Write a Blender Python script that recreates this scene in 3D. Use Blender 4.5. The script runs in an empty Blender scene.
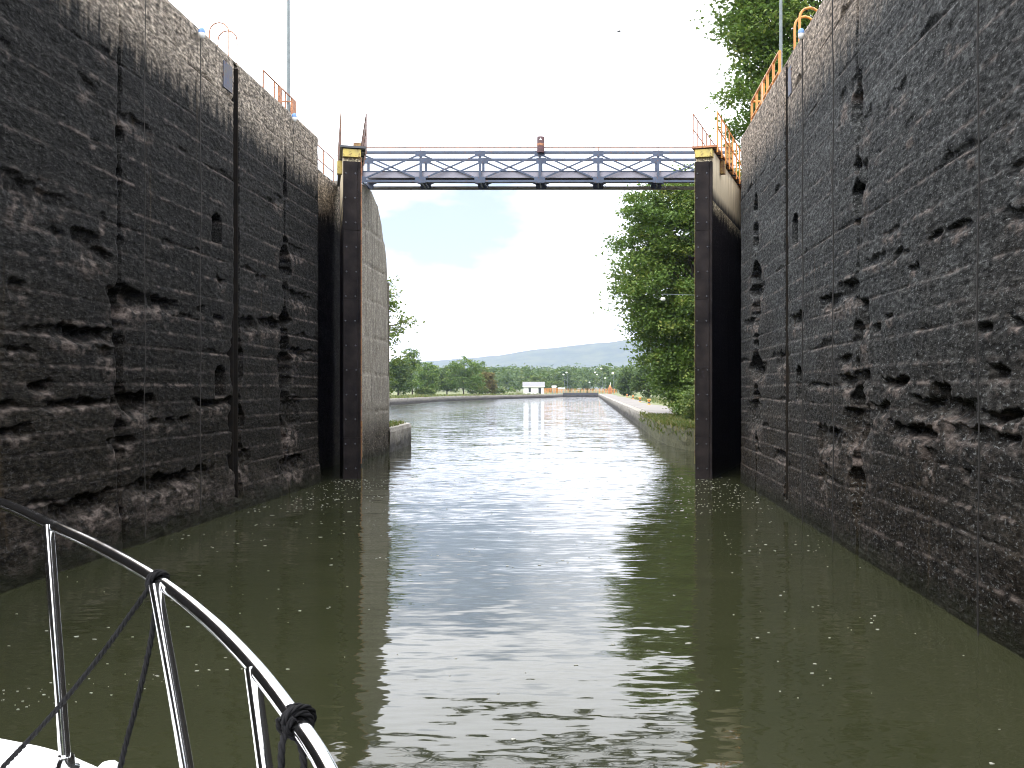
import bpy, math, random
import numpy as np
from mathutils import Vector, Matrix

random.seed(7)
RNG = np.random.default_rng(11)
R = math.radians
sc = bpy.context.scene
col = sc.collection

# ------------------------------------------------------------------ camera
F = 990.0            # focal length in pixels of the 1024 px wide frame
VX, VY = 592.0, 389.0   # where the canal axis meets the horizon
CH = 3.0             # eye height above the water
cam = bpy.data.cameras.new('camera')
cam_o = bpy.data.objects.new('camera', cam)
col.objects.link(cam_o)
cam_o.location = (0, 0, CH)
cam_o.rotation_euler = (R(90), 0, 0)
cam.sensor_width = 36.0
cam.lens = 36.0 * F / 1024.0
cam.shift_x = -(VX - 512.0) / 1024.0
cam.shift_y = (VY - 384.0) / 1024.0
cam.clip_start = 0.05
cam.clip_end = 20000
sc.camera = cam_o

# ------------------------------------------------------------------ sky, sun, exposure
SUN_EL, SUN_AZ = 52.0, 215.0     # azimuth clockwise from +Y (behind the camera, to the left)
world = bpy.data.worlds.new('World')
sc.world = world
world.use_nodes = True
wn, wl = world.node_tree.nodes, world.node_tree.links
wn.clear()
w_out = wn.new('ShaderNodeOutputWorld')
w_bg = wn.new('ShaderNodeBackground')
w_bg.inputs['Strength'].default_value = 0.075
w_sky = wn.new('ShaderNodeTexSky')
w_sky.sky_type = 'NISHITA'
w_sky.sun_disc = False
w_sky.sun_elevation = R(SUN_EL)
w_sky.sun_rotation = R(SUN_AZ)
w_sky.air_density = 1.0
w_sky.dust_density = 1.5
w_tc = wn.new('ShaderNodeTexCoord')
w_map = wn.new('ShaderNodeMapping')
w_map.inputs['Scale'].default_value = (1.0, 1.0, 2.4)
w_map.inputs['Location'].default_value = (0.62, 0.0, 0.30)
w_noise = wn.new('ShaderNodeTexNoise')
w_noise.inputs['Scale'].default_value = 2.6
w_noise.inputs['Detail'].default_value = 7.0
w_noise.inputs['Roughness'].default_value = 0.55
w_ramp = wn.new('ShaderNodeValToRGB')
w_ramp.color_ramp.elements[0].position = 0.20
w_ramp.color_ramp.elements[0].color = (0.14, 0.14, 0.14, 1)
w_ramp.color_ramp.elements[1].position = 0.47
w_ramp.color_ramp.elements[1].color = (1, 1, 1, 1)
w_mix = wn.new('ShaderNodeMix')
w_mix.data_type = 'RGBA'
w_over = wn.new('ShaderNodeMapRange')
w_over.inputs['To Min'].default_value = 19.0
w_over.inputs['To Max'].default_value = 34.0
w_tint = wn.new('ShaderNodeVectorMath'); w_tint.operation = 'SCALE'
w_tint.inputs[0].default_value = (0.99, 1.0, 1.03)
wl.new(w_tc.outputs['Generated'], w_map.inputs['Vector'])
wl.new(w_map.outputs[0], w_noise.inputs['Vector'])
w_sep = wn.new('ShaderNodeSeparateXYZ')
wl.new(w_tc.outputs['Generated'], w_sep.inputs[0])
w_band = wn.new('ShaderNodeValToRGB')
for p_, v_ in ((0.0, 0.0), (0.06, 0.0), (0.155, 1.0), (0.205, 1.0), (0.27, 0.25), (0.40, 0.0)):
    e_ = w_band.color_ramp.elements[0] if p_ == 0.0 else w_band.color_ramp.elements.new(p_)
    e_.color = (v_, v_, v_, 1)
w_band.color_ramp.elements[len(w_band.color_ramp.elements) - 1].color = (0, 0, 0, 1)
wl.new(w_sep.outputs['Z'], w_band.inputs['Fac'])
wl.new(w_sep.outputs['Z'], w_over.inputs['Value'])
wl.new(w_over.outputs[0], w_tint.inputs['Scale'])
wl.new(w_tint.outputs[0], w_mix.inputs[7])
w_ma = wn.new('ShaderNodeMath'); w_ma.operation = 'MULTIPLY_ADD'
w_ma.inputs[1].default_value = -0.25
wl.new(w_band.outputs['Color'], w_ma.inputs[0])
wl.new(w_noise.outputs['Fac'], w_ma.inputs[2])
wl.new(w_ma.outputs[0], w_ramp.inputs['Fac'])
wl.new(w_ramp.outputs['Color'], w_mix.inputs[0])
wl.new(w_sky.outputs[0], w_mix.inputs[6])
wl.new(w_mix.outputs[2], w_bg.inputs['Color'])
wl.new(w_bg.outputs[0], w_out.inputs['Surface'])

sun = bpy.data.lights.new('sun', 'SUN')
sun.energy = 1.5
sun.angle = R(25)
sun.color = (1.0, 0.96, 0.90)
sun_o = bpy.data.objects.new('sun', sun)
col.objects.link(sun_o)
sd = Vector((math.sin(R(SUN_AZ)) * math.cos(R(SUN_EL)), math.cos(R(SUN_AZ)) * math.cos(R(SUN_EL)), math.sin(R(SUN_EL))))
sun_o.rotation_euler = sd.to_track_quat('Z', 'Y').to_euler()
sun_o.location = (-30, -40, 60)

sc.view_settings.view_transform = 'Standard'
sc.view_settings.look = 'None'
sc.view_settings.exposure = 1.0
sc.view_settings.gamma = 1.0
sc.view_settings.use_curve_mapping = False
sc.render.engine = 'CYCLES'
sc.cycles.use_denoising = True
sc.cycles.filter_width = 1.0
sc.cycles.max_bounces = 8
sc.cycles.diffuse_bounces = 4
sc.cycles.volume_bounces = 3
sc.cycles.caustics_reflective = False
sc.cycles.caustics_refractive = False

# ------------------------------------------------------------------ helpers
def at(px, py, d):
    """the point at depth d metres seen at a pixel"""
    return Vector(((px - VX) * d / F, d, CH + (VY - py) * d / F))

def link(o, parent=None):
    col.objects.link(o)
    if parent is not None:
        o.parent = parent
    return o

def tag(o, label=None, cat=None, group=None, kind=None):
    if label: o['label'] = label
    if cat: o['category'] = cat
    if group: o['group'] = group
    if kind: o['kind'] = kind
    return o

def empty(name, loc=(0, 0, 0), rz=0.0, label=None, cat=None, group=None):
    o = bpy.data.objects.new(name, None)
    o.empty_display_size = 0.2
    o.location = loc
    o.rotation_euler = (0, 0, rz)
    col.objects.link(o)
    return tag(o, label, cat, group)

class MB:
    """collects shapes and links them as one mesh object"""
    def __init__(s):
        s.v, s.f, s.sm = [], [], []
    def add(s, vs, fs, smooth=False):
        b = len(s.v)
        s.v.extend([tuple(p) for p in vs])
        s.f.extend([tuple(b + i for i in f) for f in fs])
        s.sm.extend([smooth] * len(fs))
        return s
    def box(s, x0, x1, y0, y1, z0, z1):
        vs = [(x, y, z) for z in (z0, z1) for y in (y0, y1) for x in (x0, x1)]
        return s.add(vs, [(0, 2, 3, 1), (4, 5, 7, 6), (0, 1, 5, 4), (2, 6, 7, 3), (0, 4, 6, 2), (1, 3, 7, 5)])
    def bevbox(s, x0, x1, y0, y1, z0, z1, b=0.02):
        # box with chamfered vertical and top edges
        def ring(i, z):
            return [(x0 + i + b, y0 + i, z), (x1 - i - b, y0 + i, z), (x1 - i, y0 + i + b, z), (x1 - i, y1 - i - b, z),
                    (x1 - i - b, y1 - i, z), (x0 + i + b, y1 - i, z), (x0 + i, y1 - i - b, z), (x0 + i, y0 + i + b, z)]
        vs = ring(0, z0) + ring(0, z1 - b) + ring(b, z1)
        fs = [tuple(range(7, -1, -1)), tuple(range(16, 24))]
        for r in (0, 8):
            for i in range(8):
                j = (i + 1) % 8
                fs.append((r + i, r + j, r + 8 + j, r + 8 + i))
        return s.add(vs, fs)
    def tube(s, pts, rad, n=8, caps=True, smooth=True):
        pts = [Vector(p) for p in pts]
        if not hasattr(rad, '__len__'):
            rad = [rad] * len(pts)
        vs, fs = [], []
        up = None
        for i, p in enumerate(pts):
            a = pts[max(0, i - 1)]; b = pts[min(len(pts) - 1, i + 1)]
            t = (b - a).normalized()
            if up is None:
                up = Vector((0, 0, 1)) if abs(t.z) < 0.9 else Vector((1, 0, 0))
            x = t.cross(up)
            if x.length < 1e-5:
                up = Vector((1, 0, 0)); x = t.cross(up)
            x.normalize(); y = x.cross(t).normalized(); up = y
            for k in range(n):
                an = 2 * math.pi * k / n
                vs.append(p + (x * math.cos(an) + y * math.sin(an)) * rad[i])
        for i in range(len(pts) - 1):
            for k in range(n):
                k2 = (k + 1) % n
                fs.append((i * n + k, i * n + k2, (i + 1) * n + k2, (i + 1) * n + k))
        s.add(vs, fs, smooth)
        if caps:
            m = len(pts) - 1
            s.add([vs[k] for k in range(n)], [tuple(range(n - 1, -1, -1))])
            s.add([vs[m * n + k] for k in range(n)], [tuple(range(n))])
        return s
    def bar(s, a, b, w, h):
        """rectangular bar from a to b, w across, h in the upright sense"""
        a, b = Vector(a), Vector(b)
        t = (b - a).normalized()
        up = Vector((0, 0, 1)) if abs(t.z) < 0.95 else Vector((0, 1, 0))
        x = t.cross(up).normalized(); y = x.cross(t).normalized()
        vs = []
        for p in (a, b):
            for sx, sy in ((-1, -1), (1, -1), (1, 1), (-1, 1)):
                vs.append(p + x * sx * w / 2 + y * sy * h / 2)
        return s.add(vs, [(0, 3, 2, 1), (4, 5, 6, 7), (0, 1, 5, 4), (1, 2, 6, 5), (2, 3, 7, 6), (3, 0, 4, 7)])
    def lathe(s, prof, n=16, c=(0, 0, 0)):
        vs, fs = [], []
        for r, z in prof:
            for k in range(n):
                an = 2 * math.pi * k / n
                vs.append((c[0] + r * math.cos(an), c[1] + r * math.sin(an), c[2] + z))
        for i in range(len(prof) - 1):
            for k in range(n):
                k2 = (k + 1) % n
                fs.append((i * n + k, i * n + k2, (i + 1) * n + k2, (i + 1) * n + k))
        s.add(vs, fs, True)
        s.add([vs[k] for k in range(n)], [tuple(range(n - 1, -1, -1))])
        m = len(prof) - 1
        s.add([vs[m * n + k] for k in range(n)], [tuple(range(n))])
        return s
    def prism(s, poly, x0, x1):
        """polygon in (y, z) extruded along x"""
        n = len(poly)
        vs = [(x0, y, z) for y, z in poly] + [(x1, y, z) for y, z in poly]
        fs = [tuple(range(n)), tuple(range(2 * n - 1, n - 1, -1))]
        for i in range(n):
            j = (i + 1) % n
            fs.append((i, n + i, n + j, j))
        return s.add(vs, fs)
    def mesh(s, name, mat):
        me = bpy.data.meshes.new(name)
        me.from_pydata(s.v, [], s.f)
        me.polygons.foreach_set('use_smooth', s.sm)
        if mat: me.materials.append(mat)
        me.update()
        return me
    def build(s, name, mat, parent=None):
        return link(bpy.data.objects.new(name, s.mesh(name, mat)), parent)

def np_mesh(name, verts, quads, mat, smooth=True):
    me = bpy.data.meshes.new(name)
    nv, nf = len(verts), len(quads)
    me.vertices.add(nv)
    me.vertices.foreach_set('co', np.asarray(verts, np.float32).ravel())
    me.loops.add(nf * 4)
    me.loops.foreach_set('vertex_index', np.asarray(quads, np.int32).ravel())
    me.polygons.add(nf)
    me.polygons.foreach_set('loop_start', np.arange(0, nf * 4, 4, dtype=np.int32))
    me.polygons.foreach_set('use_smooth', np.full(nf, smooth))
    if mat: me.materials.append(mat)
    me.update(calc_edges=True)
    me.validate()
    return me

def vhash(ix, iy, seed):
    h = (ix.astype(np.int64) * 374761393 + iy.astype(np.int64) * 668265263 + seed * 974634777) & 0x7fffffff
    h = ((h ^ (h >> 13)) * 1274126177) & 0x7fffffff
    h = h ^ (h >> 16)
    return (h & 0xffff) / 65535.0

def vnoise(x, y, seed=0):
    x0 = np.floor(x); y0 = np.floor(y)
    fx = x - x0; fy = y - y0
    fx = fx * fx * (3 - 2 * fx); fy = fy * fy * (3 - 2 * fy)
    a = vhash(x0, y0, seed); b = vhash(x0 + 1, y0, seed)
    c = vhash(x0, y0 + 1, seed); d = vhash(x0 + 1, y0 + 1, seed)
    return (a * (1 - fx) + b * fx) * (1 - fy) + (c * (1 - fx) + d * fx) * fy

def fbm(x, y, seed=0, octv=4, gain=0.5):
    t = np.zeros_like(x); amp = 1.0; tot = 0
    for o in range(octv):
        t += amp * vnoise(x * 2 ** o, y * 2 ** o, seed + o * 17)
        tot += amp; amp *= gain
    return t / tot

def sstep(a, b, x):
    t = np.clip((x - a) / (b - a), 0, 1)
    return t * t * (3 - 2 * t)

# ------------------------------------------------------------------ materials
def nodes_of(name):
    m = bpy.data.materials.new(name)
    m.use_nodes = True
    n, l = m.node_tree.nodes, m.node_tree.links
    return m, n, l, n['Principled BSDF']

def N(n, kind, **kw):
    nd = n.new(kind)
    for k, v in kw.items():
        if k in nd.inputs: nd.inputs[k].default_value = v
        else: setattr(nd, k, v)
    return nd

def noise(n, l, vec, scale, detail=4.0, rough=0.55):
    t = N(n, 'ShaderNodeTexNoise', Scale=scale, Detail=detail, Roughness=rough)
    if vec is not None: l.new(vec, t.inputs['Vector'])
    return t.outputs['Fac']

def ramp(n, l, fac, stops):
    r = n.new('ShaderNodeValToRGB')
    e = r.color_ramp.elements
    e[0].position, e[1].position = stops[0][0], stops[-1][0]
    for (p, c) in stops[1:-1]:
        e.new(p)
    for el, (p, c) in zip(sorted(e, key=lambda q: q.position), stops):
        c = (c, c, c) if not hasattr(c, '__len__') else c
        el.color = (*c, 1)
    l.new(fac, r.inputs['Fac'])
    return r.outputs['Color']

def mixc(n, l, fac, a, b, mode='MIX'):
    m = n.new('ShaderNodeMix'); m.data_type = 'RGBA'; m.blend_type = mode
    for sock, v in ((m.inputs[0], fac), (m.inputs[6], a), (m.inputs[7], b)):
        if isinstance(v, (int, float)): sock.default_value = v
        elif isinstance(v, tuple): sock.default_value = (*v, 1) if len(v) == 3 else v
        else: l.new(v, sock)
    return m.outputs[2]

def mathn(n, l, op, a, b=None, clamp=False):
    m = n.new('ShaderNodeMath'); m.operation = op; m.use_clamp = clamp
    for i, v in enumerate((a, b)):
        if v is None: continue
        if isinstance(v, (int, float)): m.inputs[i].default_value = v
        else: l.new(v, m.inputs[i])
    return m.outputs[0]

def bump(n, l, h, strength, dist, bs):
    b = N(n, 'ShaderNodeBump', Strength=strength, Distance=dist)
    l.new(h, b.inputs['Height']); l.new(b.outputs[0], bs.inputs['Normal'])
    return b

def mapping(n, l, src, scale=(1, 1, 1)):
    mp = n.new('ShaderNodeMapping'); mp.inputs['Scale'].default_value = scale
    l.new(src, mp.inputs['Vector'])
    return mp.outputs[0]

def paint(name, c1, c2=None, rough=0.5, metal=0.0, scale=6.0, rust=0.0, bumpk=0.0, spec=0.5):
    """plain painted or solid surface with uneven colour; rust = share of rust breaking through"""
    m, n, l, b = nodes_of(name)
    tc = n.new('ShaderNodeTexCoord')
    v = tc.outputs['Object']
    c2 = c2 or tuple(x * 0.72 for x in c1)
    f = noise(n, l, v, scale, 5)
    c = mixc(n, l, ramp(n, l, f, [(0.35, 0.0), (0.68, 1.0)]), c1, c2)
    if rust > 0:
        f2 = noise(n, l, v, scale * 2.3, 6, 0.65)
        msk = ramp(n, l, f2, [(0.62 - rust * 0.25, 0.0), (0.70 - rust * 0.2, 1.0)])
        c = mixc(n, l, msk, c, (0.11, 0.045, 0.022))
    l.new(c, b.inputs['Base Color'])
    b.inputs['Roughness'].default_value = rough
    b.inputs['Metallic'].default_value = metal
    b.inputs['Specular IOR Level'].default_value = spec
    if bumpk > 0:
        bump(n, l, noise(n, l, v, scale * 6, 4), bumpk, 0.02, b)
    return m

def concrete_wall(name, wet_a, wet_b, dry, low, band, soil=0.42, rough_k=1.0):
    """lock wall: wet and algae-dark where the water rises, dry grey near the coping, worn aggregate where 'wear' says"""
    m, n, l, b = nodes_of(name)
    geo = n.new('ShaderNodeNewGeometry')
    pos = geo.outputs['Position']
    sep = n.new('ShaderNodeSeparateXYZ'); l.new(pos, sep.inputs[0])
    z = sep.outputs['Z']
    big = noise(n, l, pos, 0.55, 5)
    mid = noise(n, l, pos, 3.2, 5, 0.62)
    fine = noise(n, l, mapping(n, l, pos, (1, 0.45, 1)), 24.0, 3, 0.75)
    grain = noise(n, l, mapping(n, l, pos, (1, 0.36, 1)), 15.0, 4, 0.72)
    pour = noise(n, l, mapping(n, l, pos, (1, 0.10, 1.1)), 1.0, 5, 0.62)
    streak = noise(n, l, mapping(n, l, pos, (5, 5, 0.35)), 1.3, 5, 0.6)
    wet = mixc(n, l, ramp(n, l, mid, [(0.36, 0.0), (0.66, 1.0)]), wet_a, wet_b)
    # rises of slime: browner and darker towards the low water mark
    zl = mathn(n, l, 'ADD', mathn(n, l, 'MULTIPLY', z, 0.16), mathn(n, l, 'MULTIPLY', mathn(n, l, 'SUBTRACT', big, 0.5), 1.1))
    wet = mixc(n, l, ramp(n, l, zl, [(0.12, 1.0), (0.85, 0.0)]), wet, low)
    # grain of the bared aggregate
    g = ramp(n, l, grain, [(0.34, 1 - 0.78 * rough_k), (0.50, 1 - 0.1 * rough_k), (0.68, 1 + 1.7 * rough_k)])
    wet = mixc(n, l, 1.0, wet, g, 'MULTIPLY')
    wet = mixc(n, l, 1.0, wet, ramp(n, l, pour, [(0.30, 0.62), (0.5, 1.0), (0.70, 1.5)]), 'MULTIPLY')
    sp = ramp(n, l, fine, [(0.57, 0.0), (0.66, 1.0)])
    wet = mixc(n, l, mathn(n, l, 'MULTIPLY', sp, 0.9), wet, tuple(x * 3.8 for x in wet_b))
    # dry band
    drc = mixc(n, l, ramp(n, l, streak, [(0.32, 0.0), (0.66, 1.0)]), dry, tuple(x * soil for x in dry))
    drc = mixc(n, l, ramp(n, l, mid, [(0.5, 0.0), (0.75, 0.55)]), drc, (0.10, 0.075, 0.055))
    drc = mixc(n, l, 1.0, drc, g, 'MULTIPLY')
    zz = mathn(n, l, 'ADD', z, mathn(n, l, 'MULTIPLY', mathn(n, l, 'SUBTRACT', streak, 0.5), 1.9))
    zz = mathn(n, l, 'ADD', zz, mathn(n, l, 'MULTIPLY', mathn(n, l, 'SUBTRACT', mid, 0.5), 0.9))
    zr = n.new('ShaderNodeMapRange'); zr.inputs['From Min'].default_value = band[0]; zr.inputs['From Max'].default_value = band[1]
    l.new(zz, zr.inputs['Value'])
    c = mixc(n, l, zr.outputs[0], wet, drc)
    # bared aggregate on broken ledges
    at_ = n.new('ShaderNodeAttribute'); at_.attribute_name = 'wear'
    agg = mixc(n, l, ramp(n, l, grain, [(0.35, 0.0), (0.65, 1.0)]), (0.030, 0.024, 0.021), (0.17, 0.14, 0.125))
    c = mixc(n, l, mathn(n, l, 'MULTIPLY', at_.outputs['Fac'], 1.0, True), c, agg)
    # rusty drips
    dr = noise(n, l, mapping(n, l, pos, (3, 3, 0.12)), 1.0, 3, 0.5)
    c = mixc(n, l, mathn(n, l, 'MULTIPLY', ramp(n, l, dr, [(0.66, 0.0), (0.74, 1.0)]), 0.4), c, (0.055, 0.038, 0.020))
    za = mathn(n, l, 'ADD', z, mathn(n, l, 'MULTIPLY', mathn(n, l, 'SUBTRACT', mid, 0.5), 0.8))
    c = mixc(n, l, mathn(n, l, 'MULTIPLY', ramp(n, l, za, [(0.10, 1.0), (0.45, 0.0)]), 0.8), c, (0.012, 0.013, 0.007))
    l.new(c, b.inputs['Base Color'])
    b.inputs['Roughness'].default_value = 0.72
    b.inputs['Specular IOR Level'].default_value = 0.05
    h = mathn(n, l, 'ADD', mathn(n, l, 'MULTIPLY', grain, 0.7), mathn(n, l, 'MULTIPLY', fine, 0.5))
    bump(n, l, h, 1.0, 0.026 * rough_k, b)
    return m

def leaf_mat(name, cols, trans=0.32):
    m, n, l, b = nodes_of(name)
    a = n.new('ShaderNodeAttribute'); a.attribute_name = 'tint'
    st = [(i / (len(cols) - 1), c) for i, c in enumerate(cols)]
    c = ramp(n, l, a.outputs['Fac'], st)
    l.new(c, b.inputs['Base Color'])
    b.inputs['Roughness'].default_value = 0.55
    b.inputs['Specular IOR Level'].default_value = 0.3
    t = n.new('ShaderNodeBsdfTranslucent')
    l.new(mixc(n, l, 0.5, c, (0.10, 0.16, 0.02)), t.inputs['Color'])
    mx = n.new('ShaderNodeMixShader'); mx.inputs[0].default_value = trans
    l.new(b.outputs[0], mx.inputs[1]); l.new(t.outputs[0], mx.inputs[2])
    l.new(mx.outputs[0], n['Material Output'].inputs['Surface'])
    return m

def gate_tan():
    """faded tan paint with a ragged wet tide line at its foot"""
    m, n, l, b = nodes_of('tan_gate_paint')
    geo = n.new('ShaderNodeNewGeometry'); pos = geo.outputs['Position']
    sep = n.new('ShaderNodeSeparateXYZ'); l.new(pos, sep.inputs[0])
    a = noise(n, l, mapping(n, l, pos, (4, 4, 0.4)), 1.0, 5, 0.6)
    c = mixc(n, l, ramp(n, l, a, [(0.35, 0.0), (0.7, 1.0)]), (0.66, 0.58, 0.42), (0.46, 0.39, 0.27))
    zz = mathn(n, l, 'ADD', sep.outputs['Z'], mathn(n, l, 'MULTIPLY', mathn(n, l, 'SUBTRACT', a, 0.5), 0.7))
    mr = n.new('ShaderNodeMapRange'); mr.inputs['From Min'].default_value = 9.40; mr.inputs['From Max'].default_value = 9.75
    l.new(zz, mr.inputs['Value'])
    l.new(mixc(n, l, mr.outputs[0], (0.012, 0.010, 0.010), c), b.inputs['Base Color'])
    b.inputs['Roughness'].default_value = 0.7
    return m

M = {}
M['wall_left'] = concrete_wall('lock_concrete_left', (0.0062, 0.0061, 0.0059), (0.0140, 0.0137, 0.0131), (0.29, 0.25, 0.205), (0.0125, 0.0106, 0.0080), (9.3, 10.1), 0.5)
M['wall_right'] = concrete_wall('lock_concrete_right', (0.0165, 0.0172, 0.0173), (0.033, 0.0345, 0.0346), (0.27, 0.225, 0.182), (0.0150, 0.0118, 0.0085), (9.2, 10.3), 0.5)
M['pier'] = concrete_wall('pier_concrete', (0.07, 0.06, 0.048), (0.12, 0.105, 0.085), (0.30, 0.275, 0.235), (0.04, 0.034, 0.026), (0.8, 2.4), 0.48, 0.35)
M['gate_skin'] = concrete_wall('gate_plating', (0.008, 0.007, 0.008), (0.013, 0.011, 0.012), (0.62, 0.54, 0.38), (0.008, 0.007, 0.008), (8.9, 9.5), 0.85)
M['gate_timber'] = paint('gate_timber', (0.027, 0.022, 0.021), (0.007, 0.006, 0.007), 0.8, 0, 1.6, 0, 0.4, 0.12)
M['tan'] = gate_tan()
M['yellow'] = paint('yellow_paint', (0.50, 0.40, 0.10), (0.36, 0.29, 0.09), 0.55, 0, 3, 0.25)
M['rusty_yellow'] = paint('rusty_yellow_steel', (0.34, 0.24, 0.07), (0.16, 0.09, 0.04), 0.7, 0, 4, 0.6)
M['dull_yellow'] = paint('dull_yellow', (0.24, 0.21, 0.06), (0.10, 0.09, 0.05), 0.7, 0, 2.0, 0.4)
M['orange'] = paint('orange_paint', (0.62, 0.25, 0.045), (0.46, 0.18, 0.04), 0.45, 0, 5, 0.15)
M['rust_rail'] = paint('rusty_orange_rail', (0.42, 0.17, 0.07), (0.22, 0.10, 0.06), 0.6, 0, 5, 0.4)
M['dark_rust'] = paint('dark_rusty_rail', (0.17, 0.09, 0.07), (0.10, 0.07, 0.06), 0.6, 0, 5, 0.4)
M['blue_steel'] = paint('blue_grey_paint', (0.048, 0.068, 0.115), (0.035, 0.050, 0.085), 0.5, 0, 3, 0.12)
M['pale_steel'] = paint('pale_grey_steel', (0.34, 0.33, 0.31), (0.24, 0.23, 0.22), 0.6, 0, 3, 0.2)
M['deck_plank'] = paint('bridge_deck', (0.27, 0.265, 0.31), (0.20, 0.195, 0.235), 0.8, 0, 2)
M['dark_steel'] = paint('dark_steel', (0.07, 0.075, 0.085), None, 0.5, 0.3, 5)
M['slot_dark'] = paint('slot_dark_paint', (0.012, 0.011, 0.010), (0.02, 0.016, 0.012), 0.8, 0, 5, 0, 0, 0.1)  # near black, stands in for shade on the plates in the ladder slots
M['pole_grey'] = paint('pole_grey', (0.16, 0.19, 0.20), None, 0.45, 0.2, 5)
M['blue_paint'] = paint('blue_paint', (0.035, 0.045, 0.095), (0.07, 0.066, 0.062), 0.6, 0, 4, 0.2)
M['white_paint'] = paint('white_paint', (0.80, 0.80, 0.78), (0.70, 0.70, 0.67), 0.5, 0, 4)
M['gel'] = paint('white_gelcoat', (0.84, 0.85, 0.86), (0.80, 0.81, 0.82), 0.22, 0, 2)
M['signal'] = paint('signal_housing', (0.09, 0.035, 0.04), (0.05, 0.025, 0.03), 0.45, 0, 6)
M['float_blue'] = paint('float_blue', (0.10, 0.22, 0.50), None, 0.5, 0, 8)
M['roof'] = paint('grey_shingle', (0.22, 0.22, 0.23), (0.14, 0.14, 0.15), 0.85, 0, 3)
M['window'] = paint('dark_window', (0.03, 0.035, 0.04), None, 0.2, 0, 4)
M['green_metal'] = paint('pale_green_cabinet', (0.26, 0.36, 0.32), None, 0.6, 0, 3)
M['bark'] = paint('bark', (0.085, 0.065, 0.048), (0.045, 0.036, 0.028), 0.9, 0, 5, 0, 0.8)
M['path'] = paint('pale_path', (0.17, 0.155, 0.14), (0.12, 0.11, 0.10), 0.9, 0, 0.7)
M['cloth_dark'] = paint('dark_cloth', (0.02, 0.025, 0.05), None, 0.9, 0, 8)
M['skin'] = paint('skin', (0.42, 0.26, 0.19), None, 0.6, 0, 8)
M['hair'] = paint('grey_hair', (0.30, 0.29, 0.28), None, 0.8, 0, 12)
M['foam'] = paint('foam', (0.40, 0.40, 0.36), (0.22, 0.22, 0.19), 0.7, 0, 20)
M['rope'] = paint('black_rope', (0.006, 0.006, 0.007), (0.014, 0.014, 0.016), 0.9, 0, 60, 0, 0, 0.2)
M['line'] = paint('wet_line', (0.018, 0.017, 0.016), None, 0.85, 0, 30)
M['pale_line'] = paint('pale_line', (0.05, 0.046, 0.042), (0.03, 0.028, 0.025), 0.85, 0, 30)
M['leaf_mid'] = leaf_mat('leaf_mid', [(0.055, 0.106, 0.022), (0.095, 0.165, 0.032), (0.145, 0.215, 0.042), (0.25, 0.26, 0.062)])
M['leaf_dark'] = leaf_mat('leaf_dark', [(0.036, 0.068, 0.020), (0.060, 0.104, 0.028), (0.095, 0.140, 0.038), (0.150, 0.175, 0.05)])
M['leaf_light'] = leaf_mat('leaf_light', [(0.060, 0.100, 0.024), (0.095, 0.145, 0.034), (0.145, 0.190, 0.046), (0.24, 0.235, 0.065)])
M['leaf_fall'] = leaf_mat('leaf_fall', [(0.085, 0.080, 0.022), (0.13, 0.115, 0.028), (0.17, 0.12, 0.035), (0.16, 0.085, 0.03)])
M['grass'] = leaf_mat('grass_blade', [(0.055, 0.080, 0.020), (0.085, 0.115, 0.028), (0.13, 0.14, 0.04), (0.20, 0.16, 0.07)])

def chrome():
    m, n, l, b = nodes_of('polished_stainless')
    b.inputs['Base Color'].default_value = (0.80, 0.80, 0.81, 1)
    b.inputs['Metallic'].default_value = 1.0
    tc = n.new('ShaderNodeTexCoord')
    f = noise(n, l, tc.outputs['Object'], 30, 4)
    l.new(ramp(n, l, f, [(0.3, 0.06), (0.8, 0.16)]), b.inputs['Roughness'])
    return m
M['chrome'] = chrome()

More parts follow.
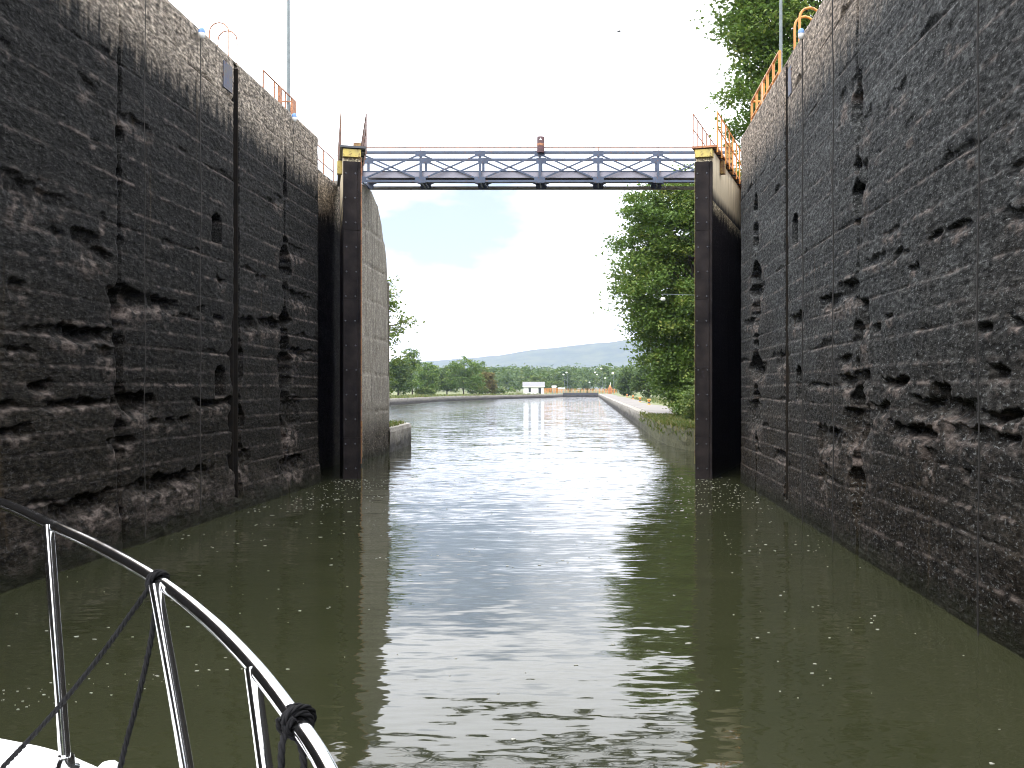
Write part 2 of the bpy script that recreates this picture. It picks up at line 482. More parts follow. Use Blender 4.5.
def water_mat():
    m, n, l, b = nodes_of('canal_water')
    geo = n.new('ShaderNodeNewGeometry')
    pos = geo.outputs['Position']
    b.inputs['Roughness'].default_value = 0.03
    b.inputs['IOR'].default_value = 1.333
    f = noise(n, l, pos, 0.35, 4)
    l.new(mixc(n, l, ramp(n, l, f, [(0.35, 0.0), (0.65, 1.0)]), (0.0225, 0.0250, 0.0115), (0.0285, 0.0305, 0.0150)), b.inputs['Base Color'])
    sep = n.new('ShaderNodeSeparateXYZ'); l.new(pos, sep.inputs[0])
    def slope(scale, sx, sy, detail):
        t = N(n, 'ShaderNodeTexNoise', Scale=scale, Detail=detail, Roughness=0.5)
        l.new(mapping(n, l, pos, (sx, sy, 1)), t.inputs['Vector'])
        sub = n.new('ShaderNodeVectorMath'); sub.operation = 'SUBTRACT'
        l.new(t.outputs['Color'], sub.inputs[0]); sub.inputs[1].default_value = (0.5, 0.5, 0.5)
        return sub.outputs[0]
    def scaled(v, kx, ky):
        m_ = n.new('ShaderNodeVectorMath'); m_.operation = 'MULTIPLY'
        l.new(v, m_.inputs[0]); m_.inputs[1].default_value = (kx, ky, 0)
        return m_.outputs[0]
    def vadd(a, b):
        m_ = n.new('ShaderNodeVectorMath'); m_.operation = 'ADD'
        l.new(a, m_.inputs[0]); l.new(b, m_.inputs[1])
        return m_.outputs[0]
    big = scaled(slope(1.0, 0.45, 1.2, 2), 0.04, 0.09)
    mid = scaled(slope(5.2, 0.45, 1.5, 2), 0.13, 0.21)
    patch = ramp(n, l, noise(n, l, mapping(n, l, pos, (0.10, 0.06, 1)), 1.0, 3), [(0.35, 0.45), (0.65, 1.0)])
    pm = n.new('ShaderNodeVectorMath'); pm.operation = 'SCALE'
    l.new(mid, pm.inputs[0]); l.new(patch, pm.inputs['Scale'])
    tot0 = vadd(big, pm.outputs[0])
    wr = n.new('ShaderNodeMapRange')
    wr.inputs['From Min'].default_value = 45; wr.inputs['From Max'].default_value = 140
    wr.inputs['To Min'].default_value = 1.0; wr.inputs['To Max'].default_value = 3.0
    l.new(sep.outputs['Y'], wr.inputs['Value'])
    ws = n.new('ShaderNodeVectorMath'); ws.operation = 'SCALE'
    l.new(tot0, ws.inputs[0]); l.new(wr.outputs[0], ws.inputs['Scale'])
    tot = ws.outputs[0]
    up = n.new('ShaderNodeVectorMath'); up.operation = 'ADD'
    l.new(tot, up.inputs[0]); up.inputs[1].default_value = (0, 0, 1)
    nz_ = n.new('ShaderNodeVectorMath'); nz_.operation = 'NORMALIZE'
    l.new(up.outputs[0], nz_.inputs[0])
    l.new(nz_.outputs[0], b.inputs['Normal'])
    return m
M['water'] = water_mat()

def ground_mat():
    m, n, l, b = nodes_of('grass_ground')
    geo = n.new('ShaderNodeNewGeometry'); pos = geo.outputs['Position']
    a = noise(n, l, pos, 0.12, 6); g = noise(n, l, pos, 3.0, 5, 0.7)
    c = mixc(n, l, ramp(n, l, a, [(0.35, 0.0), (0.65, 1.0)]), (0.070, 0.100, 0.028), (0.13, 0.13, 0.05))
    c = mixc(n, l, 1.0, c, ramp(n, l, g, [(0.3, 0.6), (0.7, 1.4)]), 'MULTIPLY')
    l.new(c, b.inputs['Base Color']); b.inputs['Roughness'].default_value = 0.95
    bump(n, l, g, 0.8, 0.08, b)
    return m
M['ground'] = ground_mat()

def bank_mat(name, moss):
    m, n, l, b = nodes_of(name)
    geo = n.new('ShaderNodeNewGeometry'); pos = geo.outputs['Position']
    sep = n.new('ShaderNodeSeparateXYZ'); l.new(pos, sep.inputs[0])
    a = noise(n, l, pos, 0.8, 6, 0.65); g = noise(n, l, pos, 6.0, 5, 0.7)
    c = mixc(n, l, ramp(n, l, a, [(0.35, 0.0), (0.65, 1.0)]), (0.30, 0.28, 0.25), (0.15, 0.135, 0.11))
    c = mixc(n, l, 1.0, c, ramp(n, l, g, [(0.3, 0.6), (0.7, 1.3)]), 'MULTIPLY')
    zz = mathn(n, l, 'ADD', sep.outputs['Z'], mathn(n, l, 'MULTIPLY', mathn(n, l, 'SUBTRACT', a, 0.5), 1.2))
    c = mixc(n, l, ramp(n, l, zz, [(0.35, 1.0), (0.85, 0.0)]), c, (0.026, 0.023, 0.018))
    if moss:
        ym = mathn(n, l, 'ADD', sep.outputs['Y'], mathn(n, l, 'MULTIPLY', mathn(n, l, 'SUBTRACT', a, 0.5), 60.0))
        mr = n.new('ShaderNodeMapRange')
        mr.inputs['From Min'].default_value = 90; mr.inputs['From Max'].default_value = 62
        l.new(ym, mr.inputs['Value'])
        gm = mixc(n, l, ramp(n, l, g, [(0.35, 0.0), (0.65, 1.0)]), (0.040, 0.048, 0.016), (0.085, 0.080, 0.030))
        c = mixc(n, l, mathn(n, l, 'MULTIPLY', mr.outputs[0], 0.85, True), c, gm)
    l.new(c, b.inputs['Base Color']); b.inputs['Roughness'].default_value = 0.9
    bump(n, l, mathn(n, l, 'ADD', a, g), 0.8, 0.08, b)
    return m
M['bank'] = bank_mat('bank_concrete', False)
M['bank_moss'] = bank_mat('mossy_bank_concrete', True)

def hill_mat():
    m, n, l, b = nodes_of('wooded_hill')
    geo = n.new('ShaderNodeNewGeometry'); pos = geo.outputs['Position']
    a = noise(n, l, pos, 0.012, 8, 0.7)
    l.new(mixc(n, l, ramp(n, l, a, [(0.4, 0.0), (0.6, 1.0)]), (0.030, 0.050, 0.022), (0.065, 0.080, 0.032)), b.inputs['Base Color'])
    b.inputs['Roughness'].default_value = 1.0
    return m
M['hill'] = hill_mat()

# ------------------------------------------------------------------ the ground, one sheet with the canal cut into it
XLW, XRW = -8.8, 4.78           # chamber walls
RECL, RECR = -10.1, 6.1         # gate recesses
WALL_TOP = 11.1
WALL_END = 31.8
PIER0, PIER1 = 40.7, 46.4
L_EDGE = [(-9.5, 46.4), (-9.6, 50), (-9.75, 53.4), (-10.1, 54.6), (-10.8, 55.4), (-11.8, 56.2), (-14, 60), (-18, 72), (-26, 105), (-34, 150), (-38, 186), (-36.5, 247), (-27, 300), (-13.5, 350), (-11.3, 384), (-11.3, 420)]
R_EDGE = [(5.45, 46.4), (4.6, 48.6), (4.0, 53), (3.78, 60), (3.8, 75), (3.75, 95), (3.45, 150), (3.0, 250), (2.4, 384), (2.4, 420)]
def edge_x(tab, y):
    return float(np.interp(y, [p[1] for p in tab], [p[0] for p in tab]))

def ground_z(y, off):
    yend = 47.2 + 0.9 * min(off, 16)
    t = min(max((y - 46.0) / (yend - 46.0), 0), 1)
    t = t * t * (3 - 2 * t)
    low = 1.05 + 0.35 * math.sin(off * 0.4 + y * 0.05) * min(1, off / 8) + min(6.0, max(0, off - 60) * 0.02)
    return 10.95 * (1 - t) + low * t

def build_ground():
    ys = [-600, -150, -45.2, -45, 0, 20, 40, 46.0, 46.4, 47, 48, 49, 50, 52, 54, 55, 56, 57, 58, 60, 62, 65, 68, 72, 78, 85, 95, 105, 120, 135, 150, 170, 186, 210, 247, 270, 300, 325, 350, 384, 400, 420, 420.2, 450, 600, 900, 1500, 3000, 7000]
    offs = [0.45, 0.9, 1.5, 2.5, 4, 6, 9, 13, 18, 26, 40, 70, 130, 300, 900, 2500, 7000]
    rows = []
    for y in ys:
        inside = -45 <= y <= 420
        if y <= 46.0: xl, xr = -11.2, 7.2
        elif y > 420: xl, xr = edge_x(L_EDGE, 420), edge_x(R_EDGE, 420)
        else: xl, xr = edge_x(L_EDGE, y), edge_x(R_EDGE, y)
        row = []
        for o in reversed(offs): row.append((xl - o, y, ground_z(y, o)))
        zc = -3.0 if inside else ground_z(y, 0.5)
        row += [(xl - 0.42, y, zc), (xl * 0.5 + xr * 0.5, y, zc), (xr + 0.42, y, zc)]
        for o in offs: row.append((xr + o, y, ground_z(y, o)))
        rows.append(row)
    n = len(rows[0])
    mb = MB()
    fs = [(i * n + j, i * n + j + 1, (i + 1) * n + j + 1, (i + 1) * n + j) for i in range(len(rows) - 1) for j in range(n - 1)]
    mb.add([p for r in rows for p in r], fs, False)
    tag(mb.build('ground', M['ground']), kind='structure')
build_ground()

def build_water():
    mb = MB()
    ys = [-44, 0, 46.4, 60, 100, 186, 250, 350, 384.5]
    vs, fs = [], []
    for y in ys:
        if y <= 46.4: a, b = -11.3, 7.3
        else: a, b = edge_x(L_EDGE, y) - 0.35, edge_x(R_EDGE, y) + 0.35
        if y == 60: a = -14.3
        if y == 100: a = -27
        vs += [(a, y, 0), (b, y, 0)]
    for i in range(len(ys) - 1):
        fs.append((2 * i, 2 * i + 1, 2 * i + 3, 2 * i + 2))
    mb.add(vs, fs)
    tag(mb.build('water', M['water']), 'murky green canal water with small ripples', None, None, 'structure')
build_water()

# wooded ridge far behind
def build_hill():
    xs = np.linspace(-3600, 4200, 160)
    px = np.array([-400, 100, 300, 400, 440, 480, 520, 560, 600, 625, 660, 720, 800, 1000, 1500])
    py = np.array([372, 372, 368, 363, 360.5, 357.5, 352, 348, 342.5, 340, 338, 341, 350, 362, 372])
    D = 4300.0
    ridge = np.interp(xs * F / D + VX, px, py)
    ridge = (VY - ridge) * D / F + CH
    ridge = ridge + 7 * (vnoise(xs / 60.0, xs * 0, 3) - 0.5) + 4 * (vnoise(xs / 21.0, xs * 0, 5) - 0.5)
    prof = [(-1500, 0.0), (-1100, 0.10), (-800, 0.30), (-500, 0.55), (-250, 0.82), (-100, 0.95), (0, 1.0), (300, 0.9), (900, 0.4), (1500, 0.0)]
    V = []
    for dy, k in prof:
        w = 0.0 if k in (0.0, 1.0) else 0.09
        kk = np.clip(k + w * (fbm(xs / 300.0, xs * 0 + dy / 250.0, 9) - 0.5) * 2, 0, 1)
        V.append(np.stack([xs, np.full_like(xs, D + dy), ridge * kk + 0.5], 1))
    n = len(xs)
    V = np.concatenate(V)
    q = [(i * n + j, i * n + j + 1, (i + 1) * n + j + 1, (i + 1) * n + j) for i in range(len(prof) - 1) for j in range(n - 1)]
    tag(link(bpy.data.objects.new('hill', np_mesh('hill', V, q, M['hill']))), kind='structure')
build_hill()

# ------------------------------------------------------------------ lock chamber walls (height field broken by lift joints, holes and grooves)
LIFTS = [10.52, 10.1, 9.05, 8.55, 8.1, 7.42, 6.95, 6.4, 6.05, 5.55, 5.1, 4.55, 4.15, 3.85, 3.4, 3.1, 2.72, 2.3, 1.96, 1.5, 1.15, 0.6]

MAJOR = {10.1, 9.05, 8.1, 6.05, 4.55, 3.85, 2.72, 1.96, 1.15}
def px_cav(side, x0, x1, y0, y1, dep):
    xw = XLW if side < 0 else XRW
    d0, d1 = xw * F / (x0 - VX), xw * F / (x1 - VX)
    dm = (d0 + d1) / 2
    za, zb = CH + (VY - y1) * dm / F, CH + (VY - y0) * dm / F
    return (min(d0, d1), max(d0, d1), za, zb, dep)

def slot(side, xa, ya, xb, yb, h, dep):
    """a slot along a lift line, from pixel a to pixel b, h metres high"""
    xw = XLW if side < 0 else XRW
    da, db = xw * F / (xa - VX), xw * F / (xb - VX)
    za = CH + (VY - ya) * da / F; zb = CH + (VY - yb) * db / F
    z = (za + zb) / 2
    return (min(da, db), max(da, db), z - h / 2, z + h / 2, dep)

CAV_L = [slot(-1, 94, 45, 118, 63, 0.22, 0.22), slot(-1, 78, 80, 96, 95, 0.34, 0.3), slot(-1, 114, 110, 156, 139, 0.26, 0.28),
         slot(-1, 0, 40, 12, 48, 0.2, 0.2), slot(-1, 2, 186, 36, 196, 0.50, 0.38), slot(-1, 30, 196, 66, 207, 0.3, 0.3),
         slot(-1, 0, 172, 20, 178, 0.16, 0.2), slot(-1, 46, 231, 66, 238, 0.22, 0.22), slot(-1, 70, 237, 98, 252, 0.55, 0.4), slot(-1, 88, 250, 112, 260, 0.25, 0.3),
         slot(-1, 36, 183, 48, 186, 0.2, 0.15), slot(-1, 98, 216, 106, 222, 0.3, 0.2),
         px_cav(-1, 106, 150, 286, 311, 0.45), px_cav(-1, 146, 180, 298, 314, 0.35), slot(-1, 8, 288, 26, 292, 0.25, 0.2),
         px_cav(-1, 48, 116, 326, 344, 0.42), slot(-1, 0, 350, 36, 350, 0.12, 0.15), px_cav(-1, 96, 118, 346, 366, 0.2),
         px_cav(-1, 28, 57, 380, 393, 0.36), px_cav(-1, 44, 110, 399, 409, 0.32), px_cav(-1, 113, 158, 394, 416, 0.45), px_cav(-1, 0, 14, 398, 410, 0.3),
         px_cav(-1, 194, 240, 398, 409, 0.4), px_cav(-1, 148, 160, 418, 428, 0.25), px_cav(-1, 166, 176, 417, 430, 0.25), px_cav(-1, 179, 190, 416, 426, 0.25),
         px_cav(-1, 0, 34, 424, 438, 0.25), px_cav(-1, 108, 134, 436, 452, 0.3), px_cav(-1, 126, 214, 470, 492, 0.4), px_cav(-1, 52, 116, 494, 520, 0.4),
         px_cav(-1, 117, 128, 226, 234, 0.2), px_cav(-1, 160, 175, 240, 247, 0.25), px_cav(-1, 217, 226, 277, 288, 0.3), px_cav(-1, 198, 206, 306, 316, 0.3), px_cav(-1, 214, 224, 314, 324, 0.25),
         px_cav(-1, 255, 268, 274, 284, 0.3), px_cav(-1, 286, 312, 292, 306, 0.35), px_cav(-1, 240, 256, 318, 334, 0.35), px_cav(-1, 258, 284, 318, 332, 0.4), px_cav(-1, 286, 312, 348, 358, 0.3),
         px_cav(-1, 280, 300, 396, 440, 0.35), px_cav(-1, 278, 302, 456, 478, 0.4), px_cav(-1, 228, 250, 450, 474, 0.3), px_cav(-1, 286, 306, 246, 258, 0.25), px_cav(-1, 274, 284, 196, 208, 0.25),
         px_cav(-1, 178, 188, 148, 156, 0.2), px_cav(-1, 90, 100, 138, 148, 0.2)]
CAV_R = [slot(1, 889, 99, 909, 80, 0.30, 0.25), px_cav(1, 838, 848, 88, 112, 0.3), px_cav(1, 848, 862, 74, 92, 0.3), slot(1, 860, 128, 872, 114, 0.4, 0.3),
         slot(1, 905, 132, 914, 122, 0.3, 0.2), px_cav(1, 874, 882, 148, 158, 0.2), slot(1, 940, 44, 958, 28, 0.3, 0.15), px_cav(1, 860, 868, 160, 200, 0.5),
         px_cav(1, 965, 980, 146, 160, 0.25), px_cav(1, 1006, 1024, 160, 178, 0.3), slot(1, 1000, 130, 1024, 114, 0.2, 0.15),
         px_cav(1, 880, 900, 228, 238, 0.2), px_cav(1, 926, 942, 232, 242, 0.25), px_cav(1, 944, 972, 224, 236, 0.25), px_cav(1, 1006, 1024, 208, 226, 0.3), slot(1, 866, 262, 890, 256, 0.2, 0.2),
         px_cav(1, 892, 912, 250, 258, 0.2), px_cav(1, 908, 918, 264, 274, 0.2),
         px_cav(1, 818, 842, 294, 312, 0.4), px_cav(1, 838, 858, 280, 304, 0.4), px_cav(1, 860, 868, 300, 340, 0.4), px_cav(1, 790, 804, 312, 328, 0.35), px_cav(1, 872, 880, 322, 334, 0.25),
         px_cav(1, 976, 992, 322, 336, 0.3), px_cav(1, 1008, 1024, 316, 330, 0.2), px_cav(1, 884, 892, 314, 322, 0.2),
         px_cav(1, 838, 856, 374, 390, 0.4), px_cav(1, 854, 870, 368, 389, 0.45), px_cav(1, 880, 906, 376, 390, 0.4), px_cav(1, 840, 852, 356, 370, 0.25), px_cav(1, 930, 950, 382, 420, 0.55),
         px_cav(1, 912, 976, 398, 422, 0.5), px_cav(1, 984, 1024, 410, 424, 0.42), px_cav(1, 990, 1010, 366, 386, 0.35), px_cav(1, 890, 936, 424, 444, 0.45),
         px_cav(1, 816, 840, 424, 452, 0.4), px_cav(1, 842, 870, 404, 450, 0.5), px_cav(1, 806, 840, 384, 390, 0.2), px_cav(1, 934, 990, 422, 446, 0.25), px_cav(1, 990, 1024, 430, 450, 0.25),
         px_cav(1, 922, 934, 446, 472, 0.2), px_cav(1, 870, 890, 402, 420, 0.25), px_cav(1, 750, 766, 284, 302, 0.35), px_cav(1, 744, 756, 318, 328, 0.3), px_cav(1, 748, 762, 400, 432, 0.4),
         px_cav(1, 752, 766, 364, 380, 0.3), px_cav(1, 772, 786, 450, 462, 0.3), px_cav(1, 776, 788, 352, 372, 0.3), px_cav(1, 818, 828, 460, 490, 0.2), px_cav(1, 960, 972, 470, 480, 0.15)]
JOINT_L = [(18.45, 0.035, 0.55), (28.4, 0.04, 1.3)]
JOINT_R = [(17.85, 0.07, 1.15), (28.9, 0.05, 2.0)]
LADDER_D = {-1: 24.52, 1: 24.38}
NICHE = {-1: [(23.25, 214, 242), (23.45, 366, 396)], 1: [(23.3, 214, 243), (22.9, 366, 400)]}

def wall_field(side, Dg, Zg, detail=True):
    cav = CAV_L if side < 0 else CAV_R
    joints = JOINT_L if side < 0 else JOINT_R
    sd_ = 100 if side < 0 else 500
    h = 0.026 * (fbm(Dg * 0.45, Zg * 0.9, sd_, 4) - 0.5)
    lowk = 1 + 0.6 * sstep(4.5, 0.5, Zg)
    h += 0.011 * lowk * (fbm(Dg * 1.6, Zg * 3.6, sd_ + 3, 4, 0.6) - 0.5)
    h += 0.010 * (vnoise(Dg * 5, Zg * 13, sd_ + 9) - 0.5) + 0.013 * (vnoise(Dg * 11, Zg * 28, sd_ + 10) - 0.5)
    # board marks
    bz = Zg / 0.16 + 0.25 * vnoise(Dg * 0.3, Zg * 0, sd_ + 12)
    h += 0.007 * vnoise(np.floor(Dg / 3.2), np.floor(bz), sd_ + 13)
    wear = np.zeros_like(h)
    # lift joints
    for k, zl in enumerate(LIFTS):
        zc = zl + 0.05 * (vnoise(Dg * 0.25, Zg * 0 + k, sd_ + 20) - 0.5) + 0.012 * (vnoise(Dg * 3.0, Zg * 0 + k, sd_ + 21) - 0.5)
        mj = 1.0 if zl in MAJOR else 0.0
        dz = Zg - zc
        er = fbm(Dg * 0.7, Zg * 0 + k * 7.3, sd_ + 30, 3)
        e2 = vnoise(Dg * 4.5, Zg * 0 + k * 3.1, sd_ + 33)
        h += (0.006 + 0.006 * mj + 0.035 * mj * sstep(0.45, 0.7, er)) * np.exp(-(dz / 0.016) ** 2)
        big = sstep(0.60, 0.78, er) * (0.3 + 0.9 * e2)
        up = sstep(0.0, 0.02, dz) * sstep(0.16 * big + 0.03, 0.10 * big + 0.01, dz)
        h += 0.08 * mj * big * up * (0.5 + lowk * 0.4)
        # each lift steps a touch from the next one
        nxt = LIFTS[k - 1] if k > 0 else WALL_TOP
        led = (0.003 + 0.015 * vnoise(Dg * 0.35, Zg * 0 + k * 1.7, sd_ + 40)) * (0.6 + 0.5 * lowk)
        h += led * sstep(-0.008, 0.008, dz) * np.clip(1 - dz / (nxt - zl), 0, 1)
        wear = np.maximum(wear, (0.25 + 0.5 * sstep(0.42, 0.65, er)) * np.exp(-((dz + 0.012) / 0.030) ** 2) * sstep(0.35, 0.7, vnoise(Dg * 7, Zg * 9, sd_ + 41)))
    if detail:
        wu = fbm(Dg * 2.6, Zg * 3.0, sd_ + 50, 4, 0.6) - 0.5
        wv = fbm(Dg * 2.2, Zg * 4.0, sd_ + 60, 4, 0.6) - 0.5
        w3 = fbm(Dg * 6, Zg * 7, sd_ + 70, 3, 0.6)
        for (d0, d1, z0, z1, dep) in cav:
            L = d1 - d0; H = z1 - z0
            m = 0.5
            cs = np.where((Dg[0] > d0 - m) & (Dg[0] < d1 + m))[0]
            rs = np.where((Zg[:, 0] > z0 - 0.8) & (Zg[:, 0] < z1 + 0.6))[0]
            if len(cs) == 0 or len(rs) == 0: continue
            ix = np.ix_(rs, cs)
            jag = fbm(Dg[ix] * 3.7, Zg[ix] * 8, sd_ + 77, 3, 0.6) - 0.5
            d = Dg[ix] + wu[ix] * min(0.7, 0.55 * L) + 0.10 * jag; z = Zg[ix] + wv[ix] * min(0.3, 0.7 * H) + 0.14 * jag
            u = (d - d0) / L; v = (z1 - z) / H
            ins = sstep(-0.12, 0.34, u) * sstep(1.12, 0.66, u)
            top = sstep(0.0, 0.16, v)
            bot = 1 - sstep(0.45, 1.12, v)
            hi = 1.0 - 0.62 * float(sstep(4.0, 6.5, np.array([0.5 * (z0 + z1)]))[0])
            dd = dep * (0.52 if side < 0 else 0.42) * hi * ins * top * bot * (0.62 + 0.75 * w3[ix])
            h[ix] = np.maximum(h[ix], dd + 0.25 * h[ix])
            wr = ins * sstep(0.55, 0.95, v) * sstep(1.75, 1.15, v) * sstep(0.38, 0.68, w3[ix])
            wear[ix] = np.maximum(wear[ix], 0.85 * wr)
        # crumbling joints between the pours
        for (dj, hw, amp) in joints:
            nz = fbm(Zg * 1.1, Zg * 0 + dj, sd_ + 80, 4, 0.6)
            low = sstep(10.2, 6.5, Zg) * sstep(0.2, 1.6, Zg)
            wid = hw + amp * low * np.clip(nz - 0.40, 0, 1) * 1.8
            off = Dg - dj - 0.12 * (nz - 0.5)
            e = np.abs(off + 0.25 * wu * np.minimum(1, wid * 4)) / wid
            g = sstep(1.0, 0.55, e)
            h = np.maximum(h, g * (0.10 + 0.9 * np.minimum(wid, 0.3)) * (0.6 + 0.8 * w3))
            wear = np.maximum(wear, 0.6 * low * sstep(0.45, 0.75, nz) * sstep(0.9, 1.3, e) * sstep(2.0, 1.4, e) * sstep(0.45, 0.7, w3))
        # ladder slot
        dl = LADDER_D[side]
        wob = 0.75 * (fbm(Zg * 0.9, Zg * 0 + 5, sd_ + 90, 4, 0.6) - 0.45) * sstep(7.5, 4.5, Zg)
        g = sstep(0.19, 0.15, np.abs(Dg - dl) - np.clip(wob, 0, 0.3) * 1.6)
        h = np.maximum(h, 0.55 * g * sstep(0.2, 0.5, Zg))
        for (dn, ya, yb) in NICHE[side]:
            za, zb = CH + (VY - yb) * dn / F, CH + (VY - ya) * dn / F
            hw = 0.30
            g = sstep(hw, hw - 0.03, np.abs(Dg - dn)) * sstep(za - 0.02, za + 0.02, Zg)
            archz = zb - (np.abs(Dg - dn) / hw) ** 2 * 0.14
            g *= sstep(archz + 0.02, archz - 0.02, Zg)
            h = np.maximum(h, 0.42 * g)
            wear = np.maximum(wear, 0.5 * sstep(hw + .1, hw, np.abs(Dg - dn)) * np.exp(-((Zg - za + 0.05) / 0.05) ** 2))
    # foot of the wall: heaped and washed-out
    foot = sstep(1.5, -0.2, Zg)
    h += foot * ((0.16 if side < 0 else 0.05) * (fbm(Dg * 0.8, Zg * 1.4, sd_ + 95, 4, 0.6) - 0.55) - (0.10 if side < 0 else 0.0))
    wear = np.maximum(wear, 0.45 * foot * sstep(0.50, 0.68, fbm(Dg * 2.2, Zg * 4, sd_ + 97, 4, 0.6)) * (1.0 if side < 0 else 0.5))
    # worn arris at the top
    h += 0.05 * sstep(WALL_TOP - 0.07, WALL_TOP, Zg) * (0.4 + vnoise(Dg * 2.5, Zg * 0, sd_ + 98))
    return h, wear

def wall_patch(side, d, z, mat, name, parent, detail=True, lip=0.0):
    Dg, Zg = np.meshgrid(d, z)
    h, wear = wall_field(side, Dg, Zg, detail)
    X = (XLW - h) if side < 0 else (XRW + h)
    V = np.stack([X, Dg, Zg], -1)
    # returns into the wall on the edges, so each block is a body with depth
    nz, nd = len(z), len(d)
    idx = np.arange(nz * nd).reshape(nz, nd)
    a, b, c, e = idx[:-1, :-1].ravel(), idx[:-1, 1:].ravel(), idx[1:, 1:].ravel(), idx[1:, :-1].ravel()
    q = np.stack([a, b, c, e], 1) if side < 0 else np.stack([a, e, c, b], 1)
    me = np_mesh(name, V.reshape(-1, 3), q, mat)
    at_ = me.attributes.new('wear', 'FLOAT', 'POINT')
    at_.data.foreach_set('value', wear.ravel().astype(np.float32))
    o = bpy.data.objects.new(name, me)
    return link(o, parent)

def lock_wall(side):
    nm = 'lock_wall'
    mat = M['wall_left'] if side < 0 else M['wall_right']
    xw = XLW if side < 0 else XRW
    label = ('dark wet concrete lock wall on the left, with pale coping and eroded slots' if side < 0 else
             'grey wet concrete lock wall on the right, with crumbling vertical joints')
    root = empty(nm, (xw, 10.0, 0), 0, label, 'wall', None)
    root.location = (0, 0, 0)
    cuts = [9.6] + sorted([LADDER_D[side]] + [j[0] for j in (JOINT_L if side < 0 else JOINT_R)]) + [WALL_END]
    zs_low = np.linspace(-0.8, 10.1, 440)
    zs_top = np.linspace(10.1, WALL_TOP, 44)
    for a, b in zip(cuts[:-1], cuts[1:]):
        step = 0.040 if a < 17 else 0.048
        n = max(8, int((b - a) / step))
        d = np.linspace(a, b, n)
        wall_patch(side, d, zs_low, mat, 'concrete_block', root)
        wall_patch(side, d, zs_top, mat, 'coping_block', root)
    # behind the camera, coarser
    d = np.linspace(-44, 9.6, 220)
    wall_patch(side, d, np.linspace(-0.8, WALL_TOP, 60), mat, 'concrete_block', root, False)
    # body: top surface and the return into the gate recess
    s = 1 if side > 0 else -1
    mb = MB()
    xi, xo, rec = xw + s * 0.46, xw + s * 2.6, RECL if side < 0 else RECR
    mb.box(min(xw + s * 0.04, xo), max(xw + s * 0.04, xo), -44, WALL_END - 0.02, WALL_TOP - 0.05, WALL_TOP + 0.004)
    mb.build('wall_top', mat, root)
    mb = MB()
    y = WALL_END
    zz = np.linspace(-0.8, WALL_TOP, 120)
    xx = np.linspace(xw, rec, 24)
    Xg, Zg = np.meshgrid(xx, zz)
    h, w = wall_field(side, np.full_like(Xg, WALL_END), Zg, False)
    rough = 0.05 * (fbm(Xg * 2, Zg * 2, 77, 4) - 0.5)
    Xg = Xg + s * np.where(np.arange(24)[None, :] == 0, 1, 0) * h
    V = np.stack([Xg, y + rough * np.where(np.arange(24)[None, :] == 0, 0, 1), Zg], -1).reshape(-1, 3)
    q = [(i * 24 + j, i * 24 + j + 1, (i + 1) * 24 + j + 1, (i + 1) * 24 + j) for i in range(119) for j in range(23)]
    link(bpy.data.objects.new('recess_return', np_mesh('recess_return', V, q, mat)), root)
    # back of the recess and its top
    dd = np.linspace(WALL_END, PIER0 + 0.1, 120)
    Dg, Zg = np.meshgrid(dd, zz)
    rg = 0.08 * (fbm(Dg * 1.2, Zg * 2.4, 177, 4) - 0.5)
    V = np.stack([rec + rg, Dg, Zg], -1).reshape(-1, 3)
    q = [(i * 120 + j, i * 120 + j + 1, (i + 1) * 120 + j + 1, (i + 1) * 120 + j) for i in range(119) for j in range(119)]
    link(bpy.data.objects.new('recess_wall', np_mesh('recess_wall', V, q, mat)), root)
    mb = MB().box(min(rec + s * 0.03, xo), max(rec + s * 0.03, xo), WALL_END, PIER0, WALL_TOP - 0.06, WALL_TOP)
    mb.build('recess_top', mat, root)
    return root
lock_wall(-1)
lock_wall(1)

